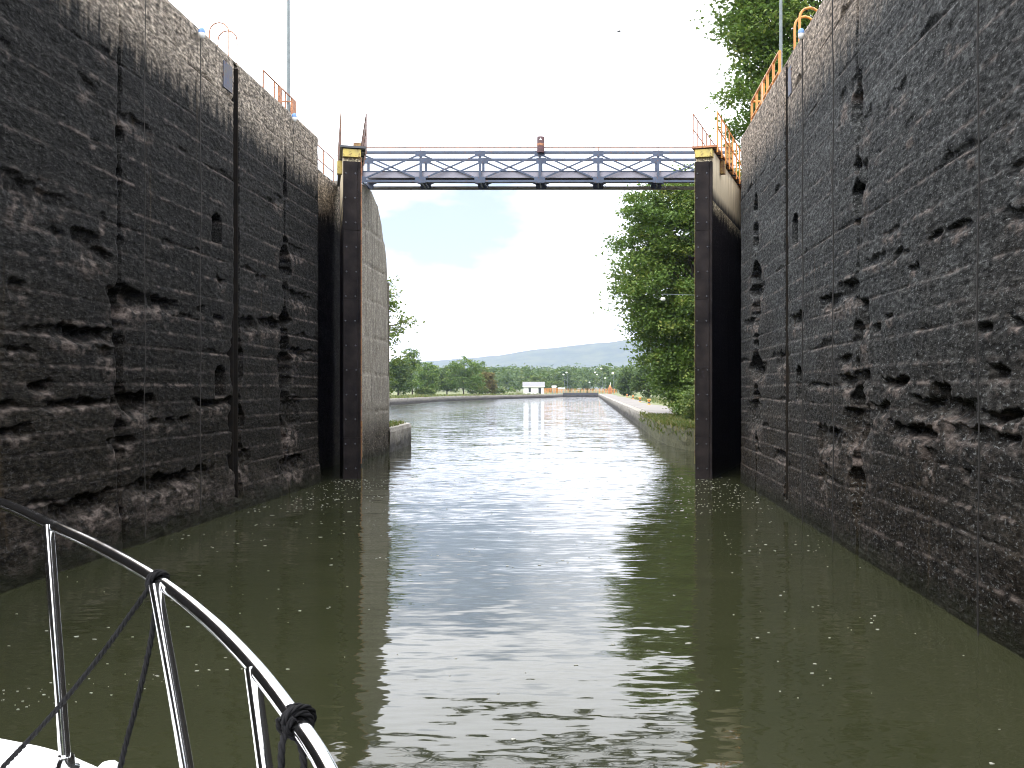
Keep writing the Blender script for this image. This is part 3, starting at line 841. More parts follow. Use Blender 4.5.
# ------------------------------------------------------------------ piers behind the gates
def pier(side):
    s = -1 if side < 0 else 1
    xf = -9.5 if side < 0 else 5.5
    xo = xf + s * 3.2
    label = ('tall pale concrete pier with a sloping shoulder behind the left gate' if side < 0 else
             'concrete pier behind the right gate carrying the bridge end')
    root = empty('concrete_pier', (0, 0, 0), 0, label, 'pier')
    prof = [(PIER0, 11.58), (43.2, 11.64), (44.5, 11.2), (45.3, 10.45), (45.8, 9.75), (46.25, 8.9), (46.4, 8.0)]
    # face grid clipped to the profile
    yy = np.linspace(PIER0, 46.4, 70)
    topz = np.interp(yy, [p[0] for p in prof], [p[1] for p in prof])
    nv = 140
    t = np.linspace(0, 1, nv)[:, None]
    Z = -0.8 + t * (topz[None, :] + 0.8)
    Y = np.repeat(yy[None, :], nv, 0)
    h = 0.05 * (fbm(Y * 1.3, Z * 1.6, 300 + side, 4) - 0.5) + 0.02 * (fbm(Y * 8, Z * 8, 310, 3) - 0.5)
    for zl in (2.0, 3.6, 5.2, 6.8, 8.3, 9.8):
        h += 0.06 * np.exp(-((Z - zl - 0.04 * vnoise(Y * 2, Y * 0 + zl, 5)) / 0.03) ** 2)
        h += (0.03 * float(vhash(np.array([zl * 10]), np.array([1.0]), 3)[0])) * (Z > zl)
    h += 0.10 * sstep(1.6, 0.4, Z) * fbm(Y * 2, Z * 2.5, 330, 4)
    X = xf + s * h
    V = np.stack([X, Y, Z], -1).reshape(-1, 3)
    n = len(yy)
    q = [(i * n + j, i * n + j + 1, (i + 1) * n + j + 1, (i + 1) * n + j) for i in range(nv - 1) for j in range(n - 1)]
    link(bpy.data.objects.new('pier_face', np_mesh('pier_face', V, q, M['pier'])), root)
    mb = MB()
    mb.prism([(PIER0 + 0.01, -0.8), (46.39, -0.8)] + [(p[0], p[1] - 0.012) for p in reversed(prof)], xf + s * 0.13, xo)
    mb.build('pier_body', M['pier'], root)
    # joint strip between face and body along the top
    vs, fs = [], []
    for i, (y, z) in enumerate(zip(yy, topz)):
        vs += [(xf + s * h[-1, i], y, z), (xf + s * 0.4, y, z - 0.002)]
    for i in range(n - 1):
        fs.append((2 * i, 2 * i + 2, 2 * i + 3, 2 * i + 1))
    MB().add(vs, fs).build('pier_edge', M['pier'], root)
    MB().box(min(xf, xf + s * 0.4), max(xf, xf + s * 0.4), 46.385, 46.41, -0.8, 8.0).build('pier_end', M['pier'], root)
    # hollow quoin post with rusty guard, on the corner
    xa, xb = xf - s * 0.02, xf + s * 0.22
    MB().box(min(xa, xb), max(xa, xb), PIER0 - 0.16, PIER0 - 0.002, -0.5, 11.6).build('quoin_post', M['pier'], root)
    xa, xb = xf - s * 0.06, xf + s * 0.24
    mb = MB().box(min(xa, xb), max(xa, xb), PIER0 - 0.30, PIER0 - 0.165, 11.0, 13.05)
    for k in range(9):
        mb.box(min(xa, xb) - 0.015, max(xa, xb) + 0.015, PIER0 - 0.33, PIER0 - 0.302, 11.1 + k * 0.22, 11.16 + k * 0.22)
    mb.build('guard_plate', M['rusty_yellow'], root)
    MB().box(xf - s * 0.045 - 0.03, xf - s * 0.045 + 0.03, PIER0 - 0.2, PIER0 - 0.14, 2.4, 10.98).build('corner_angle', M['rusty_yellow'], root)
    MB().box(xf - s * 0.06 - 0.03, xf - s * 0.06 + 0.03, PIER0 - 0.2, PIER0 - 0.12, 0.2, 1.7).build('corner_angle', M['rusty_yellow'], root)
pier(-1)
pier(1)

# ------------------------------------------------------------------ gate leaves, swung open towards their recesses
def gate_leaf(tip, ang, side, L):
    label = ('open lock gate leaf on the left, yellow cap over a dark bolted end post' if side < 0 else
             'open lock gate leaf on the right, yellow trimmed end post and orange handrails')
    root = empty('lock_gate_leaf', (tip[0], tip[1], 0), ang, label, 'lock gate', 'lock gate leaves')
    hw, top = 0.285, 11.0
    # skin: a body with plate seams on both faces
    mb = MB().box(-hw + 0.02, hw - 0.02, 0.14, L, -0.9, top)
    mb.build('gate_body', M['gate_skin'], root)
    for sx in (-1, 1):
        for k in range(4):
            y0 = 0.16 + k * (L - 0.16) / 4
            a, b = sx * (hw - 0.02), sx * (hw - 0.004)
            y1 = y0 + (L - 0.16) / 4
            MB().box(min(a, b), max(a, b), y0 + 0.012, y1 - 0.012, -0.9, 9.30).build('plate', M['gate_skin'], root)
            MB().box(min(a, b), max(a, b), y0 + 0.012, y1 - 0.012, 9.32, top - 0.02).build('plate', M['tan'], root)
    # mitre post of dark timber with bolts
    mb = MB()
    for k in range(5):
        z0 = -0.9 + k * 2.3; z1 = min(z0 + 2.29, 10.72)
        mb.bevbox(-hw, hw - 0.10, 0.0, 0.139, z0, z1, 0.012)
        mb.bevbox(hw - 0.095, hw, 0.012, 0.139, z0, z1, 0.012)
    mb.build('mitre_post', M['gate_timber'], root)
    bolt = MB().lathe([(0.030, 0.0), (0.030, 0.012), (0.018, 0.024)], 8).mesh('bolt', M['dark_steel'])
    for k in range(13):
        for bx in (-hw + 0.09, hw - 0.17):
            o = link(bpy.data.objects.new('bolt', bolt), root)
            o.location = (bx + 0.02 * math.sin(k * 5), 0.0, 0.35 + k * 0.82)
            o.rotation_euler = (R(90), 0, 0)
    # yellow trim
    MB().bevbox(-hw - 0.01, hw + 0.01, -0.015, 0.30, 10.74, 11.0, 0.01).build('cap', M['yellow'], root)
    if side > 0: MB().box(-hw - 0.018, -hw - 0.002, -0.006, 0.06, 0.5, 10.735).build('edge_strip', M['dull_yellow'], root)
    else: MB().box(hw + 0.002, hw + 0.024, -0.006, 0.06, 0.5, 10.735).build('edge_strip', M['rust_rail'], root)
    # walkway
    w0, w1 = -hw - 0.10, hw + 0.16
    mb = MB().box(w0, w1, -0.06, L + 0.3, 11.03, 11.10)
    mb.build('walkway', M['dark_steel'] if side < 0 else M['rust_rail'], root)
    for k in range(8):
        y = 0.3 + k * 0.83
        MB().bar((-hw + 0.03, y, 11.012), (w1 - 0.01, y, 11.012), 0.06, 0.04).build('walkway_bracket', M['dark_steel'], root)
    # handrails
    for (rx, mat, rr) in ((w0 + 0.03, M['rust_rail'] if side > 0 else M['dark_rust'], 0.021), (w1 + 0.02, M['orange'] if side > 0 else M['dark_rust'], 0.028 if side > 0 else 0.020)):
        zb = 11.10 if rx < 0 else 10.86
        for k in range(8):
            y = 0.0 + k * 0.88
            MB().tube([(rx, y, zb), (rx, y, 12.2)], rr, 6).build('rail_post', mat, root)
        MB().tube([(rx, -0.02, 12.2), (rx, L + 0.1, 12.2)], rr, 6).build('rail', mat, root)
        MB().tube([(rx, -0.02, 11.68), (rx, L + 0.1, 11.68)], rr * 0.9, 6).build('rail', mat, root)
    # kick panel towards the tip
    MB().box(w0 + 0.018, w0 + 0.032, -0.02, 0.12, 11.55, 12.2).build('rail_panel', M['rust_rail'], root)
    # lamp box on the outer side
    sx = 1 if side > 0 else -1
    a, b = sx * (hw + 0.0), sx * (hw + 0.17)
    MB().bevbox(min(a, b), max(a, b), 1.6, 1.85, 10.5, 10.95, 0.015).build('junction_box', M['rusty_yellow'] if side > 0 else M['yellow'], root)
gate_leaf((3.72, 33.0), R(-16.4), 1, 7.15)
gate_leaf((-8.0, 33.0), R(15.3), -1, 6.3)

# ------------------------------------------------------------------ footbridge
def footbridge():
    D0, D1 = 41.45, 42.75
    zt, zb = 12.90, 11.70
    pts = [-9.65, -7.17, -4.69, -2.19, 0.27, 2.77, 5.25]
    root = empty('footbridge', (0, 0, 0), 0, 'blue grey steel truss footbridge spanning the lock between the two piers', 'bridge')
    B = M['blue_steel']
    for D in (D0, D1):
        MB().bar((pts[0], D, zt), (pts[-1] + 0.6, D, zt), 0.09, 0.10).build('top_chord', B, root)
        MB().bar((pts[0], D, zb), (pts[-1] + 0.6, D, zb), 0.09, 0.09).build('bottom_chord', B if D == D0 else M['pale_steel'], root)
        for i, x in enumerate(pts):
            MB().bar((x, D - 0.003, zb + 0.05), (x, D - 0.003, zt - 0.05), 0.10, 0.07).build('vertical', B, root)
            f = -0.056
            g = MB()
            g.prism([(-0.2, -0.14), (0.2, -0.14), (0.24, 0.0), (0.2, 0.08), (-0.2, 0.08), (-0.24, 0.0)], 0, 0.014)
            for (zc, fl) in ((zt - 0.02, 1), (zb + 0.02, -1)):
                o = g.build('gusset', B, root)
                o.rotation_euler = (0, 0, R(90))
                o.location = (x, D + f, zc)
                o.scale = (1, 1, fl * 1.15)
        for a, b in zip(pts[:-1], pts[1:]):
            MB().bar((a + 0.06, D - 0.02, zb + 0.08), (b - 0.06, D - 0.02, zt - 0.09), 0.04, 0.06).build('diagonal', B, root)
            MB().bar((a + 0.06, D + 0.022, zt - 0.09), (b - 0.06, D + 0.022, zb + 0.08), 0.04, 0.06).build('diagonal', B, root)
    # floor: edge girder and planks
    MB().bar((pts[0], D0 + 0.14, 11.98), (pts[-1] + 0.6, D0 + 0.14, 11.98), 0.12, 0.23).build('floor_girder', M['deck_plank'], root)
    MB().bar((pts[0], D1 - 0.14, 11.98), (pts[-1] + 0.6, D1 - 0.14, 11.98), 0.12, 0.23).build('floor_girder', M['deck_plank'], root)
    MB().box(pts[0], pts[-1] + 0.6, D0 + 0.08, D1 - 0.08, 12.112, 12.15).build('walkway', B, root)
    pk = MB()
    for i, x in enumerate(pts):
        MB().bar((x, D0 + 0.05, zb - 0.02), (x, D1 - 0.05, zb - 0.02), 0.06, 0.05).build('cross_beam', B, root)
    # conduit under the far truss with small hangers
    MB().tube([(pts[0], D1 + 0.12, zb - 0.03), (pts[-1] + 0.6, D1 + 0.12, zb - 0.03)], 0.05, 8).build('conduit', M['pale_steel'], root)
    for x in pts[1:-1]:
        p = Vector((x + 0.22, D0, zb - 0.03))
        MB().tube([p, p + Vector((0.01, 0, -0.12)), p + Vector((0.08, 0, -0.17)), p + Vector((0.09, 0, -0.25))], 0.018, 6).build('hanger', M['dark_steel'], root)
    # handrail over the near truss
    MB().tube([(pts[0], D0, 13.12), (pts[-1] + 0.6, D0, 13.12)], 0.022, 8).build('handrail', M['rust_rail'], root)
    for x in pts:
        MB().tube([(x, D0, zt + 0.04), (x, D0, 13.12)], 0.018, 6).build('rail_post', M['rust_rail'], root)
    # signal lamp in the middle
    sx = -2.14
    sg = MB().lathe([(0.15, 0.0), (0.155, 0.05), (0.155, 0.62), (0.15, 0.66), (0.05, 0.68)], 16, (sx, D0 - 0.12, 12.86)).build('signal_lamp', M['signal'], root)
    MB().lathe([(0.160, 0.0), (0.160, 0.10)], 16, (sx, D0 - 0.12, 13.14)).build('signal_band', M['rust_rail'], sg)
    mb = MB().add([(sx - 0.05, D0 - 0.282, 13.36), (sx + 0.05, D0 - 0.282, 13.36), (sx, D0 - 0.282, 13.46), (sx - 0.05, D0 - 0.27, 13.36), (sx + 0.05, D0 - 0.27, 13.36), (sx, D0 - 0.27, 13.46)],
                  [(0, 1, 2), (5, 4, 3), (0, 3, 4, 1), (1, 4, 5, 2), (2, 5, 3, 0)])
    mb.build('signal_arrow', M['white_paint'], sg)
footbridge()

# ------------------------------------------------------------------ fittings on the lock walls
def ladder(side):
    s = -1 if side < 0 else 1
    xw = XLW if side < 0 else XRW
    dl = LADDER_D[side] + (0.05 if side < 0 else -0.62)
    dl = 24.6 if side < 0 else 23.65
    mat = M['rust_rail'] if side < 0 else M['orange']
    rr = 0.016 if side < 0 else 0.032
    label = 'ladder with two thin rusty grab hoops on the left coping' if side < 0 else 'ladder with two thick orange grab hoops on the right coping'
    root = empty('wall_ladder', (xw, dl, WALL_TOP), 0, label, 'ladder', 'ladders set in the lock walls')
    for dd in (-0.28, 0.28):
        pts = []
        x0, w = s * 0.12, 0.48
        pts.append((x0, dd, -0.5 if False else -0.05))
        for k in range(9):
            a = math.pi * (1 - k / 8)
            pts.append((x0 + s * (w / 2 + w / 2 * math.cos(a)), dd, 0.66 + 0.24 * math.sin(a)))
        pts.append((x0 + s * w, dd, -0.05))
        MB().tube(pts, rr, 7).build('grab_hoop', mat, root)
    ld = LADDER_D[side] - dl
    for sx in (-0.13, 0.13):
        MB().tube([(s * 0.25, ld + sx, -10.9), (s * 0.25, ld + sx, -0.3)], 0.018, 6).build('stile', M['dark_steel'], root)
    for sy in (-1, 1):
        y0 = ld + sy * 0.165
        MB().box(min(s * 0.03, s * 0.5), max(s * 0.03, s * 0.5), y0 - 0.012, y0 + 0.012, -10.9, -0.12).build('slot_shade_plate', M['slot_dark'], root)  # added plates lining the slot, coloured near black so it reads as shaded
    rung = MB().tube([(s * 0.25, -0.13, 0), (s * 0.25, 0.13, 0)], 0.014, 6).mesh('rung', M['dark_steel'])
    for k in range(33):
        o = link(bpy.data.objects.new('rung', rung), root)
        o.location = (0, ld, -10.6 + k * 0.31)
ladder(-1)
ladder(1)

def blue_mark(side):
    xw, s = (XLW, 1) if side < 0 else (XRW, -1)
    d0, d1, z0, z1 = (23.62, 24.2, 10.22, 10.86) if side < 0 else (23.75, 24.1, 10.1, 10.78)
    mb = MB()
    a, b = xw - s * 0.03, xw + s * 0.012
    mb.bevbox(min(a, b), max(a, b), d0, d1, z0, z1, 0.008)
    o = mb.build('wall_plate', M['blue_paint'])
    tag(o, 'faded blue plate on the left coping below the ladder hoops' if side < 0 else 'faded blue plate on the right coping below the orange ladder hoops', 'plate', 'blue plates beside the ladders')
blue_mark(-1)
blue_mark(1)

def drop_line(side, d, label, mat, rad, top_float, zend=-0.3):
    xw, s = (XLW, 1) if side < 0 else (XRW, -1)
    root = empty('drop_line', (xw + s * 0.05, d, 0), 0, label, 'rope', 'hold lines hanging down the lock walls')
    zt = WALL_TOP - 0.05
    pts = []
    for k in range(26):
        z = zt + (zend - zt) * k / 25
        pts.append((s * (0.03 + 0.01 * math.sin(k * 0.9)), 0.012 * math.sin(k * 0.55 + d), z))
    MB().tube(pts, rad, 6).build('line', mat, root)
    if top_float:
        f = MB().lathe([(0.02, -0.13), (0.05, -0.11), (0.072, -0.05), (0.075, 0.0)], 12, (s * 0.06, 0, zt - 0.12)).build('float', M['white_paint'], root)
        MB().lathe([(0.076, 0.002), (0.072, 0.05), (0.05, 0.10), (0.02, 0.12)], 12, (s * 0.06, 0, zt - 0.12)).build('float_cap', M['float_blue'], f)
drop_line(1, 22.1, 'dark hold line with blue and white float, right wall below the orange hoops', M['line'], 0.014, True)
drop_line(1, 19.3, 'dark hold line on the right wall, middle one of three', M['line'], 0.013, False)
drop_line(1, 12.05, 'dark hold line on the right wall, the nearest at the right edge', M['line'], 0.010, False)
drop_line(-1, 22.05, 'hold line with blue and white float on the left coping before the hoops', M['pale_line'], 0.009, True)
drop_line(-1, 19.3, 'thin pale hold line without float on the left wall', M['pale_line'], 0.006, False)
drop_line(-1, 28.9, 'hold line with pale blue float below the orange railing', M['line'], 0.008, True, 9.6)

def railing(name, pts, label, mat, hgt=1.1, spacing=1.15, rad=0.024, mid=True, group='railings on the lock top', panels=()):
    root = empty(name, pts[0], 0, label, 'railing', group)
    p0 = Vector(pts[0])
    loc = [Vector(p) - p0 for p in pts]
    up = Vector((0, 0, hgt))
    MB().tube([p + up for p in loc], rad, 7).build('rail', mat, root)
    if mid: MB().tube([p + up * 0.52 for p in loc], rad * 0.85, 7).build('rail', mat, root)
    for a, b in zip(loc[:-1], loc[1:]):
        n = max(1, round((b - a).length / spacing))
        for k in range(n):
            p = a.lerp(b, k / n)
            MB().tube([p, p + up], rad, 7).build('rail_post', mat, root)
    MB().tube([loc[-1], loc[-1] + up], rad, 7).build('rail_post', mat, root)
    for (q, w) in panels:
        q = Vector(q) - p0
        MB().box(q.x - 0.03, q.x + 0.03, q.y - w / 2, q.y + w / 2, 0.08, hgt - 0.02).build('rail_panel', mat, root)
    return root
T = WALL_TOP + 0.004
railing('guard_railing', [(-9.5, 28.6, T), (-9.5, 31.7, T), (-10.6, 31.7, T)], 'orange guard railing on the left coping beside the tall pole', M['rust_rail'], panels=[((-9.5, 30.15, T), 0.3), ((-9.5, 31.5, T), 0.4)])
railing('guard_railing', [(-10.35, 32.4, T), (-10.35, 39.6, T)], 'thin guard railing above the left gate recess', M['rust_rail'], spacing=1.4, rad=0.02)
railing('guard_railing', [(5.12, 27.0, T), (5.12, 31.7, T), (6.4, 31.7, T)], 'orange guard railing on the right coping below the tree', M['orange'], spacing=0.9, rad=0.042, panels=[((5.12, 29.6, T), 0.25)])
railing('guard_railing', [(6.4, 32.4, T), (6.4, 39.6, T)], 'orange guard railing above the right gate recess', M['orange'], rad=0.03)

def mast(x, y, label):
    root = empty('lamp_mast', (x, y, WALL_TOP), 0, label, 'mast', 'tall masts on the lock top')
    MB().tube([(0, 0, -0.1), (0, 0, 8.5)], [0.055, 0.040], 8).build('pole', M['pole_grey'], root)
    MB().lathe([(0.10, 0.0), (0.10, 0.05), (0.05, 0.09)], 10).build('base_plate', M['pole_grey'], root)
    MB().tube([(0, 0, 8.5), (0.0, 0, 8.9), (0.5, 0, 9.1)], 0.025, 6).build('arm', M['pole_grey'], root)
    MB().lathe([(0.05, 0.12), (0.22, 0.0), (0.20, -0.06), (0.05, -0.10)], 12, (0.5, 0, 9.02)).build('lamp_head', M['white_paint'], root)
mast(-9.75, 32.8 - 1.0, 'tall thin pole standing on the left coping behind the orange railing')
mast(5.95, 31.2, 'tall thin pole on the right coping in front of the tree')

# person on the lock top by the left recess
def person():
    root = empty('person', (-10.45, 34.2, WALL_TOP), R(-70), 'grey haired person in dark clothes standing on the lock top behind the left railing', 'person')
    # skeleton -> skin
    J = {'pel': (0, 0, 0.93, 0.13, 0.11), 'wai': (0, 0.0, 1.12, 0.13, 0.10), 'che': (0, 0.01, 1.33, 0.15, 0.11), 'nec': (0, 0.02, 1.47, 0.055, 0.055), 'hea': (0, 0.03, 1.52, 0.05, 0.05),
         'lsh': (-0.18, 0, 1.40, 0.06, 0.06), 'lel': (-0.24, 0.06, 1.13, 0.045, 0.045), 'lwr': (-0.16, 0.26, 1.05, 0.032, 0.03), 'lha': (-0.13, 0.33, 1.06, 0.035, 0.02),
         'rsh': (0.18, 0, 1.40, 0.06, 0.06), 'rel': (0.24, 0.06, 1.13, 0.045, 0.045), 'rwr': (0.16, 0.26, 1.05, 0.032, 0.03), 'rha': (0.13, 0.33, 1.06, 0.035, 0.02),
         'lhi': (-0.09, 0, 0.88, 0.085, 0.085), 'lkn': (-0.10, 0.02, 0.48, 0.06, 0.06), 'lan': (-0.10, -0.02, 0.09, 0.042, 0.045), 'lto': (-0.11, 0.13, 0.035, 0.035, 0.03),
         'rhi': (0.09, 0, 0.88, 0.085, 0.085), 'rkn': (0.10, 0.02, 0.48, 0.06, 0.06), 'ran': (0.10, -0.02, 0.09, 0.042, 0.045), 'rto': (0.11, 0.13, 0.035, 0.035, 0.03)}
    E = [('pel', 'wai'), ('wai', 'che'), ('che', 'nec'), ('nec', 'hea'), ('che', 'lsh'), ('lsh', 'lel'), ('lel', 'lwr'), ('lwr', 'lha'), ('che', 'rsh'), ('rsh', 'rel'), ('rel', 'rwr'), ('rwr', 'rha'),
         ('pel', 'lhi'), ('lhi', 'lkn'), ('lkn', 'lan'), ('lan', 'lto'), ('pel', 'rhi'), ('rhi', 'rkn'), ('rkn', 'ran'), ('ran', 'rto')]
    ks = list(J)
    me = bpy.data.meshes.new('body')
    me.from_pydata([J[k][:3] for k in ks], [(ks.index(a), ks.index(b)) for a, b in E], [])
    me.materials.append(M['cloth_dark'])
    o = link(bpy.data.objects.new('body', me), root)
    md = o.modifiers.new('skin', 'SKIN')
    for i, k in enumerate(ks):
        me.skin_vertices[0].data[i].radius = J[k][3:5]
        me.skin_vertices[0].data[i].use_root = (k == 'pel')
    sb = o.modifiers.new('sub', 'SUBSURF'); sb.levels = 1; sb.render_levels = 1
    # head with nose and ears, hair over it
    def ball(name, c, r, mat, zcut=None, parent=root):
        n, m_ = 16, 10
        mb = MB(); vs, fs = [], []
        for i in range(m_ + 1):
            th = math.pi * i / m_
            for k in range(n):
                ph = 2 * math.pi * k / n
                v = Vector((r[0] * math.sin(th) * math.cos(ph), r[1] * math.sin(th) * math.sin(ph), r[2] * math.cos(th)))
                if name == 'head' and v.y > 0.06 and abs(v.x) < 0.03 and abs(v.z + 0.01) < 0.03: v.y += 0.022
                if name == 'head' and v.z < -0.06: v.x *= 0.82
                if name == 'hair' and v.y > 0.02 and v.z < 0.055: v *= 0.9
                if name == 'hair' and v.z < -0.05: v *= 0.86
                vs.append(v + Vector(c))
        for i in range(m_):
            for k in range(n):
                k2 = (k + 1) % n
                fs.append((i * n + k, (i + 1) * n + k, (i + 1) * n + k2, i * n + k2))
        mb.add(vs, fs, True)
        return mb.build(name, mat, parent)
    ball('head', (0, 0.04, 1.615), (0.076, 0.095, 0.115), M['skin'])
    ball('hair', (0, 0.026, 1.635), (0.084, 0.098, 0.112), M['hair'])
    MB().box(-0.05, 0.05, 0.112, 0.128, 1.27, 1.36).build('shirt_patch', M['white_paint'], root)
person()

# ------------------------------------------------------------------ low bank walls beyond the lock
def bank_wall(tab, side, y0, y1, mat, label, top=1.15, thick=0.9):
    s = -1 if side < 0 else 1
    ys = []
    y = y0
    while y < y1:
        ys.append(y)
        y += 0.35 if y < 62 else (1.2 if y < 110 else 4.0)
    ys.append(y1)
    if side < 0: ys = sorted(set(ys + [p[1] for p in tab if y0 < p[1] < y1]))
    P = [Vector((edge_x(tab, y), y, 0)) for y in ys]
    nz = 12
    V = []
    for i, p in enumerate(P):
        a, b = P[max(0, i - 1)], P[min(len(P) - 1, i + 1)]
        t = (b - a).normalized(); nrm = Vector((t.y, -t.x, 0)) * s
        q = np.array([p.y]); 
        for k in range(nz):
            z = -0.9 + (top + 0.9) * k / (nz - 1)
            r = 0.16 * (float(fbm(np.array([p.y * 0.8]), np.array([z * 2.0]), 400, 4)[0]) - 0.5)
            r += 0.05 if k == nz - 1 else 0
            V.append(p + nrm * r + Vector((0, 0, z)))
        tz = 0.05 * (float(fbm(np.array([p.y * 0.6]), np.array([3.3]), 410, 3)[0]) - 0.5)
        V[-1].z += tz
        V.append(p + nrm * thick + Vector((0, 0, top + tz)))
        V.append(p + nrm * thick + Vector((0, 0, -0.9)))
    n = nz + 2
    q = [(i * n + j, i * n + j + 1, (i + 1) * n + j + 1, (i + 1) * n + j) for i in range(len(P) - 1) for j in range(n - 1)]
    me = np_mesh('bank_wall', [tuple(v) for v in V], q, mat, False)
    o = link(bpy.data.objects.new('bank_wall', me))
    tag(o, label, 'wall', 'low banks along the canal')
    return o
bank_wall(L_EDGE, -1, 46.42, 72, M['bank'], 'low rounded concrete bank wall jutting out behind the left pier')
bank_wall(L_EDGE, -1, 72.02, 384.4, M['bank'], 'long low concrete bank wall along the far left shore')
bank_wall(R_EDGE, 1, 46.42, 384.4, M['bank_moss'], 'low mossy bank wall running along the right side of the canal')

def path():
    ys = [66, 72, 80, 95, 120, 150, 200, 250, 320, 384]
    vs, fs = [], []
    for y in ys:
        x = edge_x(R_EDGE, y)
        k = 1.0 if y > 71 else 0.6
        vs += [(x + 0.75, y, 1.17), (x + 0.75 + 3.4 * k, y, 1.17), (x + 0.75, y, 1.0), (x + 0.75 + 3.4 * k, y, 1.0)]
    for i in range(len(ys) - 1):
        a, b = 4 * i, 4 * i + 4
        fs += [(a, a + 1, b + 1, b), (a + 1, a + 3, b + 3, b + 1), (a, b, b + 2, a + 2)]
    tag(MB().add(vs, fs).build('path', M['path']), kind='structure')
path()

# orange mooring bollards along the right bank
spots = [(649, 114), (640, 140), (633, 178), (627, 225), (622, 290)]
words = ['nearest orange bollard on the right bank path beside the big tree', 'second orange bollard from the big tree on the right bank path',
         'third orange bollard from the big tree on the right bank path', 'fourth orange bollard from the big tree, well along the right path', 'farthest orange bollard on the right bank path, near the far lock']
bb = MB().lathe([(0.30, 0.0), (0.30, 0.06), (0.20, 0.10), (0.17, 0.55), (0.26, 0.66), (0.28, 0.78), (0.18, 0.86)], 14).mesh('post', M['orange'])
bc = MB().lathe([(0.20, 0.0), (0.175, 0.24)], 14).mesh('dark_band', M['dark_steel'])
for (px, d), w in zip(spots, words):
    x = (px - VX) * d / F
    r_ = empty('bollard', (x, d, 1.17), 0, w, 'bollard', 'orange bollards on the right bank')
    link(bpy.data.objects.new('post', bb), r_)
    o = link(bpy.data.objects.new('dark_band', bc), r_); o.location.z = 0.20; o.scale = (1.03, 1.03, 1); r_.scale = (0.75, 0.75, 0.8)

# ------------------------------------------------------------------ far lock
def far_lock():
    D = 386.0
    x0, x1 = -11.3, 2.4
    g = empty('far_lock_gate', (0.5 * (x0 + x1), D, 0), 0, 'closed dark gate of the next lock at the far end of the canal', 'lock gate')
    c = 0.5 * (x0 + x1)
    for i in range(2):
        a = x0 - c if i == 0 else 0.01
        b = -0.01 if i == 0 else x1 - c
        MB().box(a, b, 0, 0.6, -0.9, 1.55).build('gate_panel', M['dark_steel'], g)
        MB().box(a, b, -0.04, -0.002, 0.1, 0.55).build('fender', M['bank'], g)
    railing('far_railing', [(-19.5, D + 0.3, 1.3), (x0, D + 0.3, 1.5), (x1, D + 0.3, 1.5), (9.5, D + 0.3, 1.3)], 'long orange railing across the far lock gate', M['orange'], 1.5, 0.55, 0.06, True, 'far railings')
    railing('far_railing', [(-19.5, D + 3.5, 1.3), (-11.5, D + 3.5, 1.3)], 'orange railing beside the white lock house', M['orange'], 1.9, 0.6, 0.07, True, 'far railings')
    railing('far_railing', [(2.8, D - 8, 1.3), (8.6, D - 8, 1.3), (8.6, D + 4, 1.3)], 'orange railing on the right bank before the far lock', M['orange'], 1.7, 0.6, 0.07, True, 'far railings')
    for (x, y, w, h, lab) in ((-15.0, D + 5, 1.6, 3.2, 'pale green control cabinet nearer the white lock house'), (-12.2, D + 9, 2.6, 2.4, 'wider pale green control cabinet by the far gate')):
        r_ = empty('control_cabinet', (x, y, 1.1), 0, lab, 'cabinet', 'cabinets at the far lock')
        MB().bevbox(-w / 2, w / 2, -0.5, 0.5, 0, h * 0.8, 0.04).build('housing', M['green_metal'], r_)
        MB().prism([(-0.6, h * 0.8), (0.6, h * 0.8), (0.0, h)], -w / 2 - 0.1, w / 2 + 0.1).build('roof', M['white_paint'], r_)
    r_ = empty('gate_hoist', (7.0, D - 2, 1.2), 0, 'rusty orange hoist cabinet on the right bank at the far lock', 'hoist')
    MB().bevbox(-0.8, 0.8, -0.6, 0.6, 0, 2.4, 0.05).build('housing', M['rust_rail'], r_)
    MB().lathe([(0.45, 2.4), (0.42, 2.9), (0.15, 3.3)], 12).build('drum', M['orange'], r_)
    MB().tube([(0.2, 0, 3.2), (0.2, 0, 4.4)], 0.08, 6).build('vent_pipe', M['white_paint'], r_)
far_lock()

def lock_house():
    D = 372.0
    root = empty('lock_house', (-21.9, D, 1.25), R(4), 'small white lock house with grey roof on the far left bank', 'house')
    w, dp, h = 7.6, 4.6, 2.7
    MB().box(-w / 2, w / 2, 0, dp, -0.4, h).build('wall', M['white_paint'], root)
    rf = MB().prism([(-0.5, h - 0.05), (dp + 0.5, h - 0.05), (dp / 2, h + 1.75)], -w / 2 - 0.4, w / 2 + 0.4).build('roof', M['roof'], root)
    MB().box(-w / 2 - 0.42, w / 2 + 0.42, -0.54, -0.46, h - 0.2, h - 0.02).build('fascia', M['white_paint'], rf)
    for (a, b, z0, z1, nm) in ((-1.95, -1.05, 0.5, 2.25, 'window'), (1.75, 2.75, 0.0, 2.2, 'door')):
        o = MB().box(a, b, -0.05, -0.01, z0, z1).build(nm, M['window'], root)
        mb = MB()
        mb.box(a - 0.1, a - 0.003, -0.08, -0.005, z0, z1 + 0.1).box(b + 0.003, b + 0.1, -0.08, -0.005, z0, z1 + 0.1).box(a, b, -0.08, -0.005, z1 + 0.003, z1 + 0.1)
        mb.build('frame', M['white_paint'], o)
lock_house()

